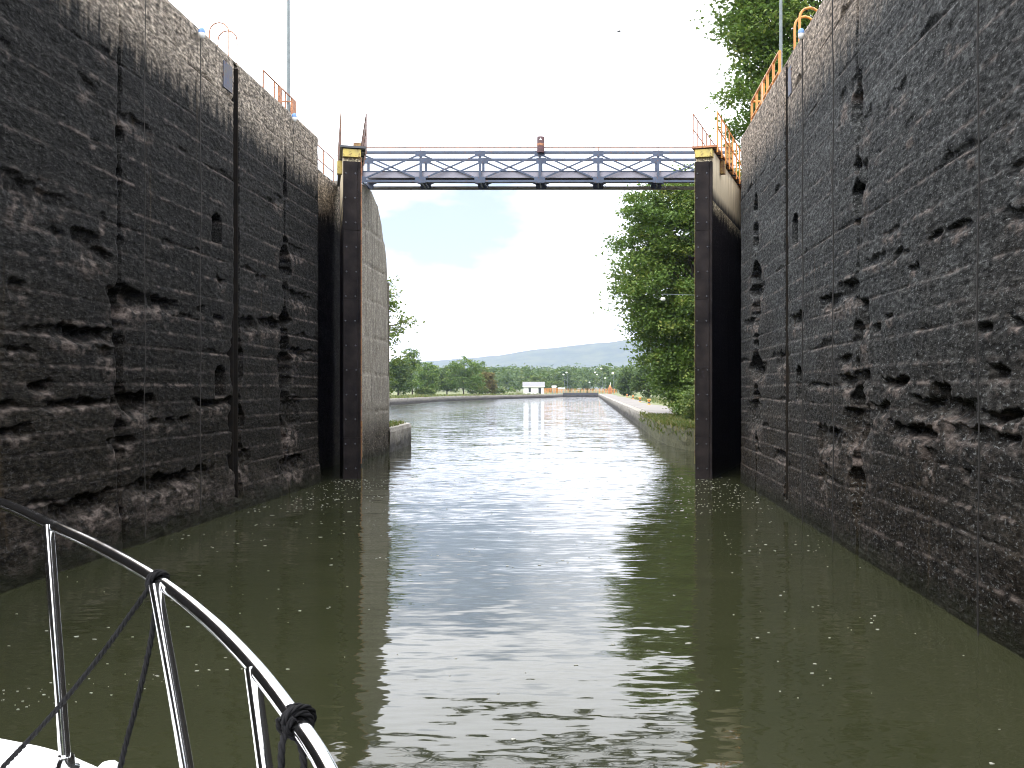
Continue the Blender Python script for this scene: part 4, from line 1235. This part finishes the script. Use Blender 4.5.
def lamp_post(px, py, d, label, gz=1.2, arm=0.0, head=0.42, rad=0.06):
    p = at(px, py, d)
    root = empty('street_lamp', (p.x + arm, d, gz), 0, label, 'lamp', 'white headed lamps around the canal')
    h = p.z - gz
    MB().tube([(0, 0, -0.2), (0, 0, h + 0.25)], [rad * 1.3, rad * 0.8], 6).build('pole', M['pole_grey'], root)
    MB().tube([(0, 0, h + 0.22), (-arm - 0.01, 0, h + 0.28)], rad * 0.6, 6).build('arm', M['pole_grey'], root)
    MB().lathe([(head * 0.25, -0.8 * head), (head * 0.8, -0.55 * head), (head, 0.0), (head * 0.6, head * 0.55), (head * 0.2, head * 0.7)], 12, (-arm, 0, h)).build('lamp_head', M['white_paint'], root)
for (px, py, d, lab) in ((563.5, 374.5, 430, 'white headed lamp at the far lock, leftmost of all'), (566.5, 372.5, 400, 'white headed lamp just right of the leftmost far one'), (589.5, 382.3, 480, 'lowest white headed lamp behind the far gate'),
                         (595, 372.5, 400, 'white headed lamp over the far gate, left of a close pair'), (597.2, 374.6, 440, 'white headed lamp over the far gate, right of a close pair'),
                         (601.3, 368.6, 395, 'highest white headed lamp at the far lock'), (605, 378.2, 460, 'white headed lamp low behind the right end of the far gate'), (612.8, 373.2, 380, 'large white headed lamp on the right bank by the far lock')):
    lamp_post(px, py, d, lab, 1.3, 0.35, 0.42 if px != 612.8 else 0.5, 0.07)
lamp_post(663, 299, 57, 'white headed lamp reaching out before the big tree on the right bank', 1.1, 1.9, 0.15, 0.028)

# ------------------------------------------------------------------ trees
def leaf_quads(centres, rads, per, size, rng, flat=0.55, droop=0.0):
    """leaf faces scattered in clumps; returns verts, quads, tint per vertex"""
    n = len(centres) * per
    c = np.repeat(centres, per, 0)
    r = np.repeat(rads, per)[:, None]
    g = rng.normal(0, 0.5, (n, 3)); g[:, 2] *= flat
    p = c + g * r
    # leaf frames
    nrm = rng.normal(0, 1, (n, 3)); nrm[:, 2] = np.abs(nrm[:, 2]) + 0.6
    nrm /= np.linalg.norm(nrm, axis=1)[:, None]
    t = rng.normal(0, 1, (n, 3)); t -= nrm * np.sum(t * nrm, 1)[:, None]
    t /= np.linalg.norm(t, axis=1)[:, None]
    b = np.cross(nrm, t)
    s = size * rng.uniform(0.6, 1.35, n)[:, None]
    V = np.stack([p - t * s * 0.5, p + b * s * 0.30 + nrm * s * 0.08, p + t * s * 0.5 - nrm * s * 0.10, p - b * s * 0.30 + nrm * s * 0.08], 1)
    q = np.arange(n * 4).reshape(n, 4)
    ct = np.repeat(rng.uniform(0, 1, len(centres)), per)
    tint = np.clip(0.55 * ct + 0.45 * rng.uniform(0, 1, n), 0, 1) ** 1.25
    return V.reshape(-1, 3), q, np.repeat(tint, 4)

def leaf_mesh(name, V, q, tint, mat):
    me = np_mesh(name, V, q, mat, False)
    a = me.attributes.new('tint', 'FLOAT', 'POINT')
    a.data.foreach_set('value', tint.astype(np.float32))
    return me

def tree(name, base, lobes, nclump, per, leaf, mat, label, group, trunk_r=0.25, clump_r=0.75, seed=1, limbs=12, cat='tree', trunk_top=None, leanx=0.0):
    rng = np.random.default_rng(seed)
    base = np.array(base, float)
    root = empty(name, tuple(base), 0, label, cat, group)
    lob = np.array([[*l[0], *l[1]] for l in lobes], float)    # centre, radii in world space
    vol = np.prod(lob[:, 3:], 1); pr = vol / vol.sum()
    which = rng.choice(len(lob), nclump, p=pr)
    d = rng.normal(0, 1, (nclump, 3)); d /= np.linalg.norm(d, axis=1)[:, None]
    rr = rng.uniform(0.25, 1.0, nclump) ** 0.55
    cen = lob[which, :3] + d * rr[:, None] * lob[which, 3:]
    # knock holes in the crown and make its outline uneven
    keep = vnoise(cen[:, 0] * 0.45 + seed, cen[:, 2] * 0.55, seed) * 0.6 + vnoise(cen[:, 1] * 0.5, cen[:, 2] * 0.4 + seed, seed + 3) * 0.4
    cen = cen[keep > 0.33]
    cen = cen[cen[:, 2] > base[2] + 0.25]
    rads = clump_r * rng.uniform(0.6, 1.4, len(cen))
    V, q, tint = leaf_quads(cen - base, rads, per, leaf, rng)
    link(bpy.data.objects.new('crown', leaf_mesh('crown', V, q, tint, mat)), root)
    # trunk and limbs in one skin
    top = trunk_top if trunk_top else (lob[:, 2] + 0.45 * lob[:, 5]).max() - base[2]
    mb = MB()
    P = []
    ctr = np.average(lob[:, :2], axis=0, weights=vol) - base[:2]
    for k in range(9):
        f = k / 8
        P.append(Vector((ctr[0] * f * 0.8 + leanx * f + 0.12 * math.sin(f * 5 + seed) * top / 10, ctr[1] * f * 0.8 + 0.1 * math.cos(f * 4 + seed) * top / 10, -0.3 + f * top)))
    mb.tube(P, [trunk_r * (1.25 if k == 0 else 1.0 - 0.105 * k) for k in range(9)], 9)
    pick = rng.choice(len(cen), min(limbs, len(cen)), replace=False)
    for i in pick:
        e = Vector(cen[i] - base)
        f = min(0.92, max(0.22, (e.z - 0.25 * (e.xy.length)) / top * 0.85))
        k = f * 8; k0 = int(k); s0 = P[k0].lerp(P[min(8, k0 + 1)], k - k0)
        mid = s0.lerp(e, 0.5) + Vector((0, 0, 0.10 * (e - s0).length))
        r0 = trunk_r * (1 - 0.84 * f) * 0.55
        mb.tube([s0, s0.lerp(mid, 0.5) + Vector((0, 0, 0.02)), mid, mid.lerp(e, 0.55), e], [r0, r0 * 0.8, r0 * 0.55, r0 * 0.35, r0 * 0.12], 6)
        for j in range(2):
            e2 = e + Vector(rng.normal(0, 0.8, 3) * clump_r)
            mb.tube([mid, mid.lerp(e2, 0.6) + Vector((0, 0, 0.05)), e2], [r0 * 0.4, r0 * 0.25, r0 * 0.08], 5)
    mb.build('trunk', M['bark'], root)
    return root

# big trees on the right bank
tree('deciduous_tree', (7.6, 67, 1.0), [((6.1, 66.5, 13.3), (4.8, 4.2, 3.8)), ((6.0, 66, 9.6), (4.9, 4.2, 3.6)), ((6.6, 65.5, 6.4), (4.3, 4.0, 3.2)), ((8.0, 66.5, 15.4), (3.8, 3.8, 2.6)), ((7.2, 65, 3.8), (3.2, 3.4, 2.4))],
     980, 110, 0.23, M['leaf_mid'], 'big leafy tree overhanging the right bank beside the gate', 'trees along the banks', 0.34, 0.85, 21, 26)
tree('deciduous_tree', (12.5, 78, 1.0), [((11.5, 77, 11), (6, 5, 5)), ((11.5, 77, 5.5), (5, 5, 4)), ((10, 76, 14.5), (4.5, 4, 3.2))],
     420, 100, 0.32, M['leaf_dark'], 'dark tree behind the big one on the right bank', 'trees along the banks', 0.34, 0.95, 22, 18)
tree('deciduous_tree', (12.0, 50, 7.2), [((11.2, 49.5, 21.5), (5.0, 4.6, 6.0)), ((12.5, 50, 16.0), (5.6, 4.8, 4.0)), ((9.2, 49, 17.0), (3.2, 3.2, 2.6)), ((9.0, 49.5, 20.5), (2.9, 3.0, 2.6)), ((9.3, 49, 14.6), (3.0, 3.0, 2.6)), ((8.6, 49, 23.5), (2.6, 3, 2.6)), ((12.5, 50, 26), (4, 4, 3))],
     1000, 110, 0.22, M['leaf_mid'], 'tall tree rising above the right lock wall', 'trees along the banks', 0.36, 0.80, 23, 28)
tree('deciduous_tree', (18.0, 54, 7.2), [((16.0, 53.5, 18), (5.6, 4.6, 6.5)), ((13, 53, 13.5), (4.5, 4, 3.5))],
     380, 90, 0.30, M['leaf_dark'], 'darker tree behind the tall one above the right lock wall', 'trees along the banks', 0.3, 0.95, 24, 10)
# shrubs along the right bank
for (x, y, r, h, mt, lab, sd_) in ((6.0, 55.5, 1.1, 1.9, 'leaf_light', 'bright green shrub at the water side close to the right gate', 31), (5.6, 60.5, 1.2, 2.2, 'leaf_mid', 'shrub under the big tree on the right bank, middle one', 32),
                                (6.6, 57.5, 1.4, 2.8, 'leaf_light', 'taller bright shrub half hidden by the right gate', 33), (6.4, 65.5, 1.3, 2.0, 'leaf_dark', 'dark shrub at the left foot of the big tree', 34)):
    tree('shrub', (x, y, 1.1), [((x, y, 1.1 + h * 0.5), (r, r, h * 0.5))], 46, 60, 0.17, M[mt], lab, 'shrubs on the right bank', 0.05, 0.36, sd_, 8, 'shrub')
# tree whose twigs reach out behind the left pier
tree('deciduous_tree', (-15.6, 61, 1.2), [((-14.4, 60.5, 7.2), (3.4, 3.2, 2.4)), ((-14.8, 60.5, 4.6), (3.5, 3.2, 2.4)), ((-15.3, 61, 9.2), (3.4, 2.8, 1.7))],
     130, 60, 0.24, M['leaf_light'], 'light green tree reaching out from behind the left pier', 'trees along the banks', 0.24, 0.62, 41, 16)
# trees on the far left shore
for i, (px, topy, hw, d, mt, lab) in enumerate((
        (398, 356, 15, 232, 'leaf_dark', 'dark tree on the far left shore next to the pier edge'), (412, 345, 13, 262, 'leaf_mid', 'tall airy tree on the far left shore'),
        (429, 361, 12, 292, 'leaf_mid', 'lower tree between the tall airy one and the broad one'), (447, 363, 12, 312, 'leaf_dark', 'darker tree at the left of the broad round one'),
        (464, 355, 21, 300, 'leaf_mid', 'broad round tree in the middle of the far left shore'), (480, 361, 10, 330, 'leaf_mid', 'green tree at the right shoulder of the broad round one'),
        (488, 370, 8, 318, 'leaf_fall', 'small yellow orange tree at the end of the left tree row'), (538, 374, 13, 450, 'leaf_light', 'yellowish green tree behind the white lock house'),
        (556, 379, 10, 470, 'leaf_light', 'small yellowish tree right of the white lock house'))):
    b = at(px, 393, d); t_ = at(px, topy, d).z; r = hw * d / F
    gz = 1.2
    hgt = t_ - gz
    tree('deciduous_tree', (b.x, d, gz), [((b.x, d, gz + hgt * 0.66), (r * 0.8, r * 0.8, hgt * 0.30)), ((b.x - r * 0.25, d, gz + hgt * 0.42), (r * 0.8, r * 0.8, hgt * 0.34)), ((b.x + r * 0.3, d - r * 0.3, gz + hgt * 0.35), (r * 0.7, r * 0.7, hgt * 0.28))],
         190, 40, 0.50, M[mt], lab, 'trees along the banks', 0.22, 1.0, 50 + i, 8)
# trees beyond the big one, right of the far lock
for i, (px, topy, hw, d, mt, lab) in enumerate(((628, 366, 12, 260, 'leaf_dark', 'dark tree right of the far lock'), (648, 352, 16, 200, 'leaf_dark', 'dark tree farther right behind the bollards'), (668, 350, 16, 170, 'leaf_mid', 'green tree mostly hidden by the big right tree'))):
    b = at(px, 393, d); t_ = at(px, topy, d).z; r = hw * d / F; gz = 1.1; hgt = t_ - gz
    tree('deciduous_tree', (b.x, d, gz), [((b.x, d, gz + hgt * 0.62), (r * 0.9, r * 0.8, hgt * 0.34)), ((b.x, d, gz + hgt * 0.32), (r, r, hgt * 0.30))],
         170, 36, 0.5, M[mt], lab, 'trees along the banks', 0.22, 0.95, 70 + i, 8)
# bushes on the far left shore
for i, (px, d, r, h, mt, lab) in enumerate(((518, 355, 3.0, 3.4, 'leaf_mid', 'round bush left of the white lock house'), (478, 300, 3.4, 3.0, 'leaf_light', 'low bush under the yellow orange tree'), (497, 330, 3.4, 2.4, 'leaf_light', 'low bush on the shore between the trees and the house'), (425, 262, 3.0, 2.2, 'leaf_light', 'low bush on the shore under the tall airy tree'))):
    x = (px - VX) * d / F
    tree('shrub', (x, d, 1.2), [((x, d, 1.2 + h * 0.45), (r, r * 0.7, h * 0.5))], 60, 30, 0.45, M[mt], lab, 'bushes on the far shore', 0.08, 0.7, 90 + i, 5, 'shrub')

# far wood: one mass
def far_wood():
    rng = np.random.default_rng(5)
    C, Rr = [], []
    for k in range(900):
        d = rng.uniform(480, 1250)
        px = rng.uniform(250, 760)
        x = (px - VX) * d / F
        h = rng.uniform(0.75, 1.0) * (13 + (d - 480) * 0.0225)
        r = rng.uniform(3.5, 6.5)
        for j in range(7):
            a = rng.normal(0, 1, 3); a /= np.linalg.norm(a)
            C.append((x + a[0] * r * 0.75, d + a[1] * r * 0.75, 1 + h * 0.6 + a[2] * h * 0.36)); Rr.append(r * 0.62)
    V, q, t = leaf_quads(np.array(C), np.array(Rr), 16, 2.1, rng, 0.8)
    o = link(bpy.data.objects.new('far_wood', leaf_mesh('far_wood', V, q, t, M['leaf_dark'])))
    tag(o, 'far off wood closing the view below the hill', None, None, 'stuff')
far_wood()

# grass and weeds on the banks
def grass():
    rng = np.random.default_rng(8)
    P = []
    def strip(tab, s, y0, y1, w0, w1, n, hh):
        for k in range(n):
            y = y0 + (y1 - y0) * rng.uniform() ** 1.6
            x = edge_x(tab, y) + s * rng.uniform(w0, w1)
            P.append((x, y, 1.10, hh * rng.uniform(0.5, 1.5), 0.02 * (1 + y / 90)))
    strip(R_EDGE, 1, 46.6, 70, 0.05, 2.6, 4600, 0.20)
    strip(R_EDGE, 1, 46.6, 70, -0.06, 0.2, 1000, 0.16)
    strip(R_EDGE, 1, 76, 190, 4.3, 9.0, 1600, 0.34)
    strip(L_EDGE, -1, 47, 60, 0.3, 1.6, 1300, 0.16)
    strip(L_EDGE, -1, 200, 345, 0.9, 10, 2400, 0.5)
    for k in range(450):
        y = 46.6 + 30 * rng.uniform() ** 1.4
        z = 1.14 - 0.7 * rng.uniform() ** 2.2
        P.append((edge_x(R_EDGE, y) - rng.uniform(0.02, 0.14), y, z, 0.22 * rng.uniform(0.5, 1.4), 0.03))
    P = np.array(P); n = len(P)
    an = rng.uniform(0, 2 * np.pi, n); lean = rng.normal(0, 0.45, (n, 2)) * P[:, 3:4]
    w = P[:, 4:5] * np.stack([np.cos(an), np.sin(an)], 1)
    z = P[:, 2]
    b0 = np.column_stack([P[:, :2] - w, z]); b1 = np.column_stack([P[:, :2] + w, z])
    m1 = np.column_stack([P[:, :2] + lean * 0.5 + w * 0.8, z + P[:, 3] * 0.65]); t1 = np.column_stack([P[:, :2] + lean * 1.1, z + P[:, 3]])
    V = np.stack([b0, b1, m1, t1], 1).reshape(-1, 3)
    o = link(bpy.data.objects.new('bank_grass', leaf_mesh('bank_grass', V, np.arange(n * 4).reshape(n, 4), np.repeat(rng.uniform(0, 1, n), 4), M['grass'])))
    tag(o, 'grass and weeds on the canal banks', None, None, 'stuff')
grass()

# ------------------------------------------------------------------ flecks of foam on the water
def foam():
    rng = np.random.default_rng(12)
    mb = MB()
    def fleck(x, y, r):
        n = 7
        a0 = rng.uniform(0, 6.28)
        rs = r * rng.uniform(0.45, 1.0, n)
        e = rng.uniform(0.25, 1.0)
        r = r * (2.2 if rng.uniform() < 0.06 else 1.0)
        rs = r * rng.uniform(0.45, 1.0, n)
        top = [(x + rs[k] * math.cos(a0 + 6.283 * k / n), y + e * rs[k] * math.sin(a0 + 6.283 * k / n), 0.006) for k in range(n)]
        bot = [(p[0], p[1], -0.004) for p in top]
        mb.add(top + bot, [tuple(range(n))] + [(k, n + k, n + (k + 1) % n, (k + 1) % n) for k in range(n)])
    cl = [(rng.uniform(-8.4, 4.5), rng.uniform(4, 34)) for _ in range(60)]
    for k in range(1200):
        if rng.uniform() < 0.72:
            c = cl[rng.integers(len(cl))]
            u = rng.normal(0, 1.0)
            x, y = c[0] + u * 0.75 + rng.normal(0, 0.10), c[1] + u * 0.35 + rng.normal(0, 0.28)
        else:
            x, y = rng.uniform(-8.5, 4.6), 3.5 + 31 * rng.uniform() ** 0.7
        if not (-8.5 < x < 4.6): continue
        if -3.6 < x < 1.8 and rng.uniform() < 0.75: continue
        fleck(x, y, (0.005 + 0.022 * rng.uniform() ** 2.2) * (1 + 0.02 * y))
    for k in range(330):
        x = rng.uniform(-8.4, -6.6) if rng.uniform() < 0.4 else rng.uniform(2.2, 4.6)
        y = rng.uniform(24, 33.0)
        fleck(x, y, rng.uniform(0.010, 0.030))
    tag(mb.build('foam_flecks', M['foam']), 'small pale flecks of foam drifting on the lock water', None, None, 'stuff')
foam()

# ------------------------------------------------------------------ the boat's bow, seen at the lower left
def smooth_path(pts, n=8):
    P = [Vector(p) for p in pts]
    P = [P[0] * 2 - P[1]] + P + [P[-1] * 2 - P[-2]]
    out = []
    for i in range(1, len(P) - 2):
        for k in range(n):
            t = k / n
            a, b, c, d = P[i - 1], P[i], P[i + 1], P[i + 2]
            out.append(0.5 * ((2 * b) + (c - a) * t + (2 * a - 5 * b + 4 * c - d) * t * t + (3 * b - a - 3 * c + d) * t ** 3))
    out.append(P[-2])
    return out

def rail_pt(px, py, h):
    d = h * F / (py - VY)
    return at(px, py, d)

DZ = CH - 0.90          # deck height
RAIL = [(-140, 476, 0.285), (-60, 486, 0.300), (0, 503, 0.316), (48, 523.5, 0.337), (100, 547.5, 0.370), (157, 580, 0.407), (205, 617, 0.442), (250, 662, 0.478), (290, 713, 0.512), (325, 766, 0.542)]
def boat():
    root = empty('motor_boat', (-1.6, -1.0, 0), 0, 'white boat bow with polished steel pulpit rail at the lower left', 'boat')
    off = Vector((-1.6, -1.0, 0))
    loc = lambda p: Vector(p) - off
    edge = [(-3.0, 3.0), (-2.6, 2.92), (-2.1, 2.77), (-1.525, 2.55), (-1.327, 2.46), (-1.178, 2.357), (-0.93, 2.18), (-0.66, 1.93), (-0.42, 1.60), (-0.25, 1.25), (-0.10, 0.80), (0.05, 0.2), (0.2, -0.5), (0.30, -1.4), (0.35, -3.0), (0.30, -5.0), (0.2, -6.5)]
    sp = [Vector((p.x, p.y)) for p in smooth_path([(a, b, 0) for a, b in edge], 4)]
    tip = Vector(edge[0]); ax = Vector((2.0, -8.45)).normalized(); nx = Vector((-ax.y, ax.x))
    if nx.x < 0: nx = -nx
    def mirror(p):
        r = p - tip
        return tip + ax * r.dot(ax) - nx * r.dot(nx)
    pt = [mirror(p) for p in sp]
    # deck: strips between the two sides, slightly cambered
    vs, fs = [], []
    K = 7
    for a, b in zip(sp, pt):
        for k in range(K):
            f = k / (K - 1)
            q = a.lerp(b, f)
            vs.append(loc((q.x, q.y, DZ + 0.05 * math.sin(math.pi * f))))
    n = len(sp)
    for i in range(n - 1):
        for k in range(K - 1):
            fs.append((i * K + k, i * K + k + 1, (i + 1) * K + k + 1, (i + 1) * K + k))
    MB().add(vs, fs, True).build('deck', M['gel'], root)
    # hull shell
    for side, line in (('s', sp), ('p', pt)):
        vs, fs = [], []
        lv = [(0.0, 0.0), (-0.05, 0.02), (-0.12, 0.0), (-0.7, -0.22), (-1.3, -0.42), (-1.9, -0.62), (-2.5, -0.95)]
        for i, p in enumerate(line):
            r = p - tip
            base = tip + ax * (r.dot(ax))
            out = (p - base); L_ = max(out.length, 1e-6); out = out / L_
            for dz, k in lv:
                q = p + out * max(-L_, k if k > 0 else k * min(1, L_ / 1.2)) + ax * (0.75 * -dz * 0.35 * max(0, 1 - r.dot(ax) / 5))
                vs.append(loc((q.x, q.y, DZ + dz)))
        m_ = len(lv)
        for i in range(n - 1):
            for k in range(m_ - 1):
                f = (i * m_ + k, i * m_ + k + 1, (i + 1) * m_ + k + 1, (i + 1) * m_ + k)
                fs.append(f)
        MB().add(vs, fs, True).build('hull_side', M['gel'], root)
    a, b = sp[-1], pt[-1]
    MB().add([loc((a.x, a.y, DZ)), loc((b.x, b.y, DZ)), loc((b.x * .8 + a.x * .2, b.y, -0.6)), loc((a.x * .8 + b.x * .2, a.y, -0.6))], [(0, 1, 2, 3)]).build('transom', M['gel'], root)
    # pulpit rail
    top = [rail_pt(x, y, h) for x, y, h in RAIL] + [Vector((-0.315, 1.27, 2.44)), Vector((-0.16, 0.85, 2.40)), Vector((0.05, 0.2, 2.40)), Vector((0.22, -0.5, 2.40)), Vector((0.32, -1.4, 2.40))]
    rp = smooth_path(top, 8)
    MB().tube([loc(p) for p in rp], 0.0146, 16).build('top_rail', M['chrome'], root)
    feet = [((-2.7, 2.86, DZ + .03), top[0] + Vector((0.02, 0, 0))), ((-1.243, 2.34, DZ), rail_pt(48, 525, 0.337)), ((-0.77, 1.95, DZ), rail_pt(155, 584, 0.407)), ((-0.46, 1.52, DZ), rail_pt(252, 668, 0.480)), ((0.1, -0.35, DZ), Vector((0.21, -0.45, 2.40)))]
    for f, t in feet:
        f = Vector(f)
        s_ = MB().tube([loc(f + Vector((0, 0, -0.01))), loc(f.lerp(t, 0.5)), loc(t)], 0.0132, 12).build('stanchion', M['chrome'], root)
        MB().lathe([(0.030, 0.0), (0.030, 0.006), (0.020, 0.010), (0.0175, 0.035)], 14, tuple(loc(f))).build('foot_flange', M['chrome'], s_)
    # white fairlead on the gunwale
    c = at(109, 767, 2.31)
    MB().lathe([(0.030, -0.10), (0.030, -0.02), (0.027, 0.0), (0.016, 0.010)], 14, tuple(loc(c))).build('fairlead', M['gel'], root)
boat()

def rope_mesh(pts, rad, name='strand', twist=9.0):
    """three-strand laid rope along a path"""
    mb = MB()
    P = smooth_path(pts, 10)
    ln = [0.0]
    for a, b in zip(P[:-1], P[1:]): ln.append(ln[-1] + (b - a).length)
    # resample finely
    step = rad * 1.1
    tot = ln[-1]; ns = max(6, int(tot / step))
    Q = []
    j = 0
    for i in range(ns + 1):
        s = tot * i / ns
        while j < len(ln) - 2 and ln[j + 1] < s: j += 1
        f = (s - ln[j]) / max(1e-9, ln[j + 1] - ln[j])
        Q.append(P[j].lerp(P[j + 1], f))
    up = Vector((0.3, 0.9, 0.2)).normalized()
    frames = []
    for i, p in enumerate(Q):
        t = (Q[min(i + 1, ns)] - Q[max(0, i - 1)]).normalized()
        x = t.cross(up).normalized(); y = x.cross(t); up = y if abs(y.dot(t)) < 0.9 else up
        frames.append((x, y))
    for st in range(3):
        S = []
        for i, p in enumerate(Q):
            a = 2 * math.pi * (st / 3 + i * step / (rad * twist))
            x, y = frames[i]
            S.append(p + (x * math.cos(a) + y * math.sin(a)) * rad * 0.5)
        mb.tube(S, rad * 0.55, 6)
    return mb

def mooring_ropes():
    k1 = rail_pt(158, 581, 0.408)
    tdir = (rail_pt(205, 617, 0.442) - rail_pt(100, 547.5, 0.370)).normalized()
    up = Vector((0, 0, 1)); sd_ = tdir.cross(up).normalized(); u2 = sd_.cross(tdir).normalized()
    def coil(c, t, sidev, upv, turns, r, span, a0):
        return [c + t * (span * (k / (turns * 10) - 0.5)) + (sidev * math.cos(a0 + 2 * math.pi * k / 10) + upv * math.sin(a0 + 2 * math.pi * k / 10)) * r for k in range(turns * 10 + 1)]
    r0 = 0.0060
    root = empty('mooring_rope', tuple(k1), 0, 'black rope hitched to the middle of the boat rail, two strands down to the deck', 'rope', 'black ropes on the boat rail')
    L = lambda pts: [Vector(p) - k1 for p in pts]
    rope_mesh(L(coil(k1, tdir, sd_, u2, 2, 0.0200, 0.020, 2.6)), r0).build('hitch', M['rope'], root)
    e1 = Vector((-1.37, 2.30, DZ + 0.02)); s1 = at(153, 583, k1.y - 0.012)
    rope_mesh(L([s1, s1.lerp(e1, 0.33) + Vector((0, 0, -0.018)), s1.lerp(e1, 0.66) + Vector((0, 0, -0.018)), e1]), r0).build('strand', M['rope'], root)
    e2 = at(112, 798, 2.02); e2 = Vector((e2.x, e2.y, DZ + 0.025)); s2 = k1 + Vector((0, 0, -0.02))
    rope_mesh(L([s2, at(150, 645, 2.09), at(136, 706, 2.07), at(122, 760, 2.05), e2]), r0).build('strand', M['rope'], root)
    k2 = rail_pt(297, 722, 0.5175)
    t2 = (rail_pt(325, 766, 0.542) - rail_pt(250, 662, 0.478)).normalized()
    s2v = t2.cross(up).normalized(); u22 = s2v.cross(t2).normalized()
    root = empty('mooring_rope', tuple(k2), 0, 'black rope knotted round the near end of the boat rail', 'rope', 'black ropes on the boat rail')
    L = lambda pts: [Vector(p) - k2 for p in pts]
    rope_mesh(L(coil(k2, t2, s2v, u22, 4, 0.0195, 0.034, 1.0)), r0 * 0.85).build('hitch', M['rope'], root)
    rope_mesh(L(coil(k2 + u22 * 0.001, t2, s2v, u22, 1, 0.0265, -0.022, 0.2)), r0 * 0.8).build('hitch', M['rope'], root)
    a = at(287, 730, k2.y)
    rope_mesh(L([a, at(282, 745, 1.50), at(281, 790, 1.49), Vector((-0.465, 1.46, DZ + 0.02))]), r0 * 0.95).build('strand', M['rope'], root)
    a = k2 + u22 * -0.02
    rope_mesh(L([a, at(303, 757, 1.50), at(303, 800, 1.48), Vector((-0.43, 1.45, DZ + 0.02))]), r0 * 0.95).build('strand', M['rope'], root)
mooring_ropes()

# a bird far up in the white sky
def bird():
    p = at(619, 31.5, 70)
    root = empty('bird', tuple(p), R(20), 'small dark bird high in the white sky above the bridge', 'bird')
    mb = MB()
    prof = [(0.005, -0.20), (0.035, -0.12), (0.05, 0.0), (0.04, 0.10), (0.022, 0.15), (0.004, 0.19)]
    mb.tube([(z, 0, 0) for r, z in prof], [r for r, z in prof], 8)
    for s in (-1, 1):
        mb.add([(0.06, s * 0.03, 0.01), (-0.05, s * 0.03, 0.01), (-0.03, s * 0.2, 0.05), (0.06, s * 0.2, 0.055), (-0.05, s * 0.42, 0.02), (0.0, s * 0.42, 0.025),
                (0.06, s * 0.03, 0.0), (-0.05, s * 0.03, 0.0), (-0.03, s * 0.2, 0.043), (0.06, s * 0.2, 0.045), (-0.05, s * 0.42, 0.016), (0.0, s * 0.42, 0.018)],
               [(0, 1, 2, 3), (3, 2, 4, 5), (9, 8, 7, 6), (11, 10, 8, 9), (0, 3, 9, 6), (3, 5, 11, 9), (1, 7, 8, 2), (2, 8, 10, 4), (5, 4, 10, 11)])
    mb.build('body', M['dark_steel'], root)
bird()

# ------------------------------------------------------------------ haze: one closed box of thin pale air
def haze():
    mb = MB().box(-7600, 7600, -640, 7200, -4.2, 330)
    m = bpy.data.materials.new('haze_air'); m.use_nodes = True
    n, l = m.node_tree.nodes, m.node_tree.links
    n.clear()
    out = n.new('ShaderNodeOutputMaterial')
    v = n.new('ShaderNodeVolumePrincipled')
    v.inputs['Color'].default_value = (0.44, 0.51, 0.78, 1)
    v.inputs['Density'].default_value = HAZE
    v.inputs['Anisotropy'].default_value = 0.2
    l.new(v.outputs[0], out.inputs['Volume'])
    o = mb.build('haze', m)
    tag(o, 'thin pale haze in the air over the canal', None, None, 'stuff')
HAZE = 0.00011
haze()
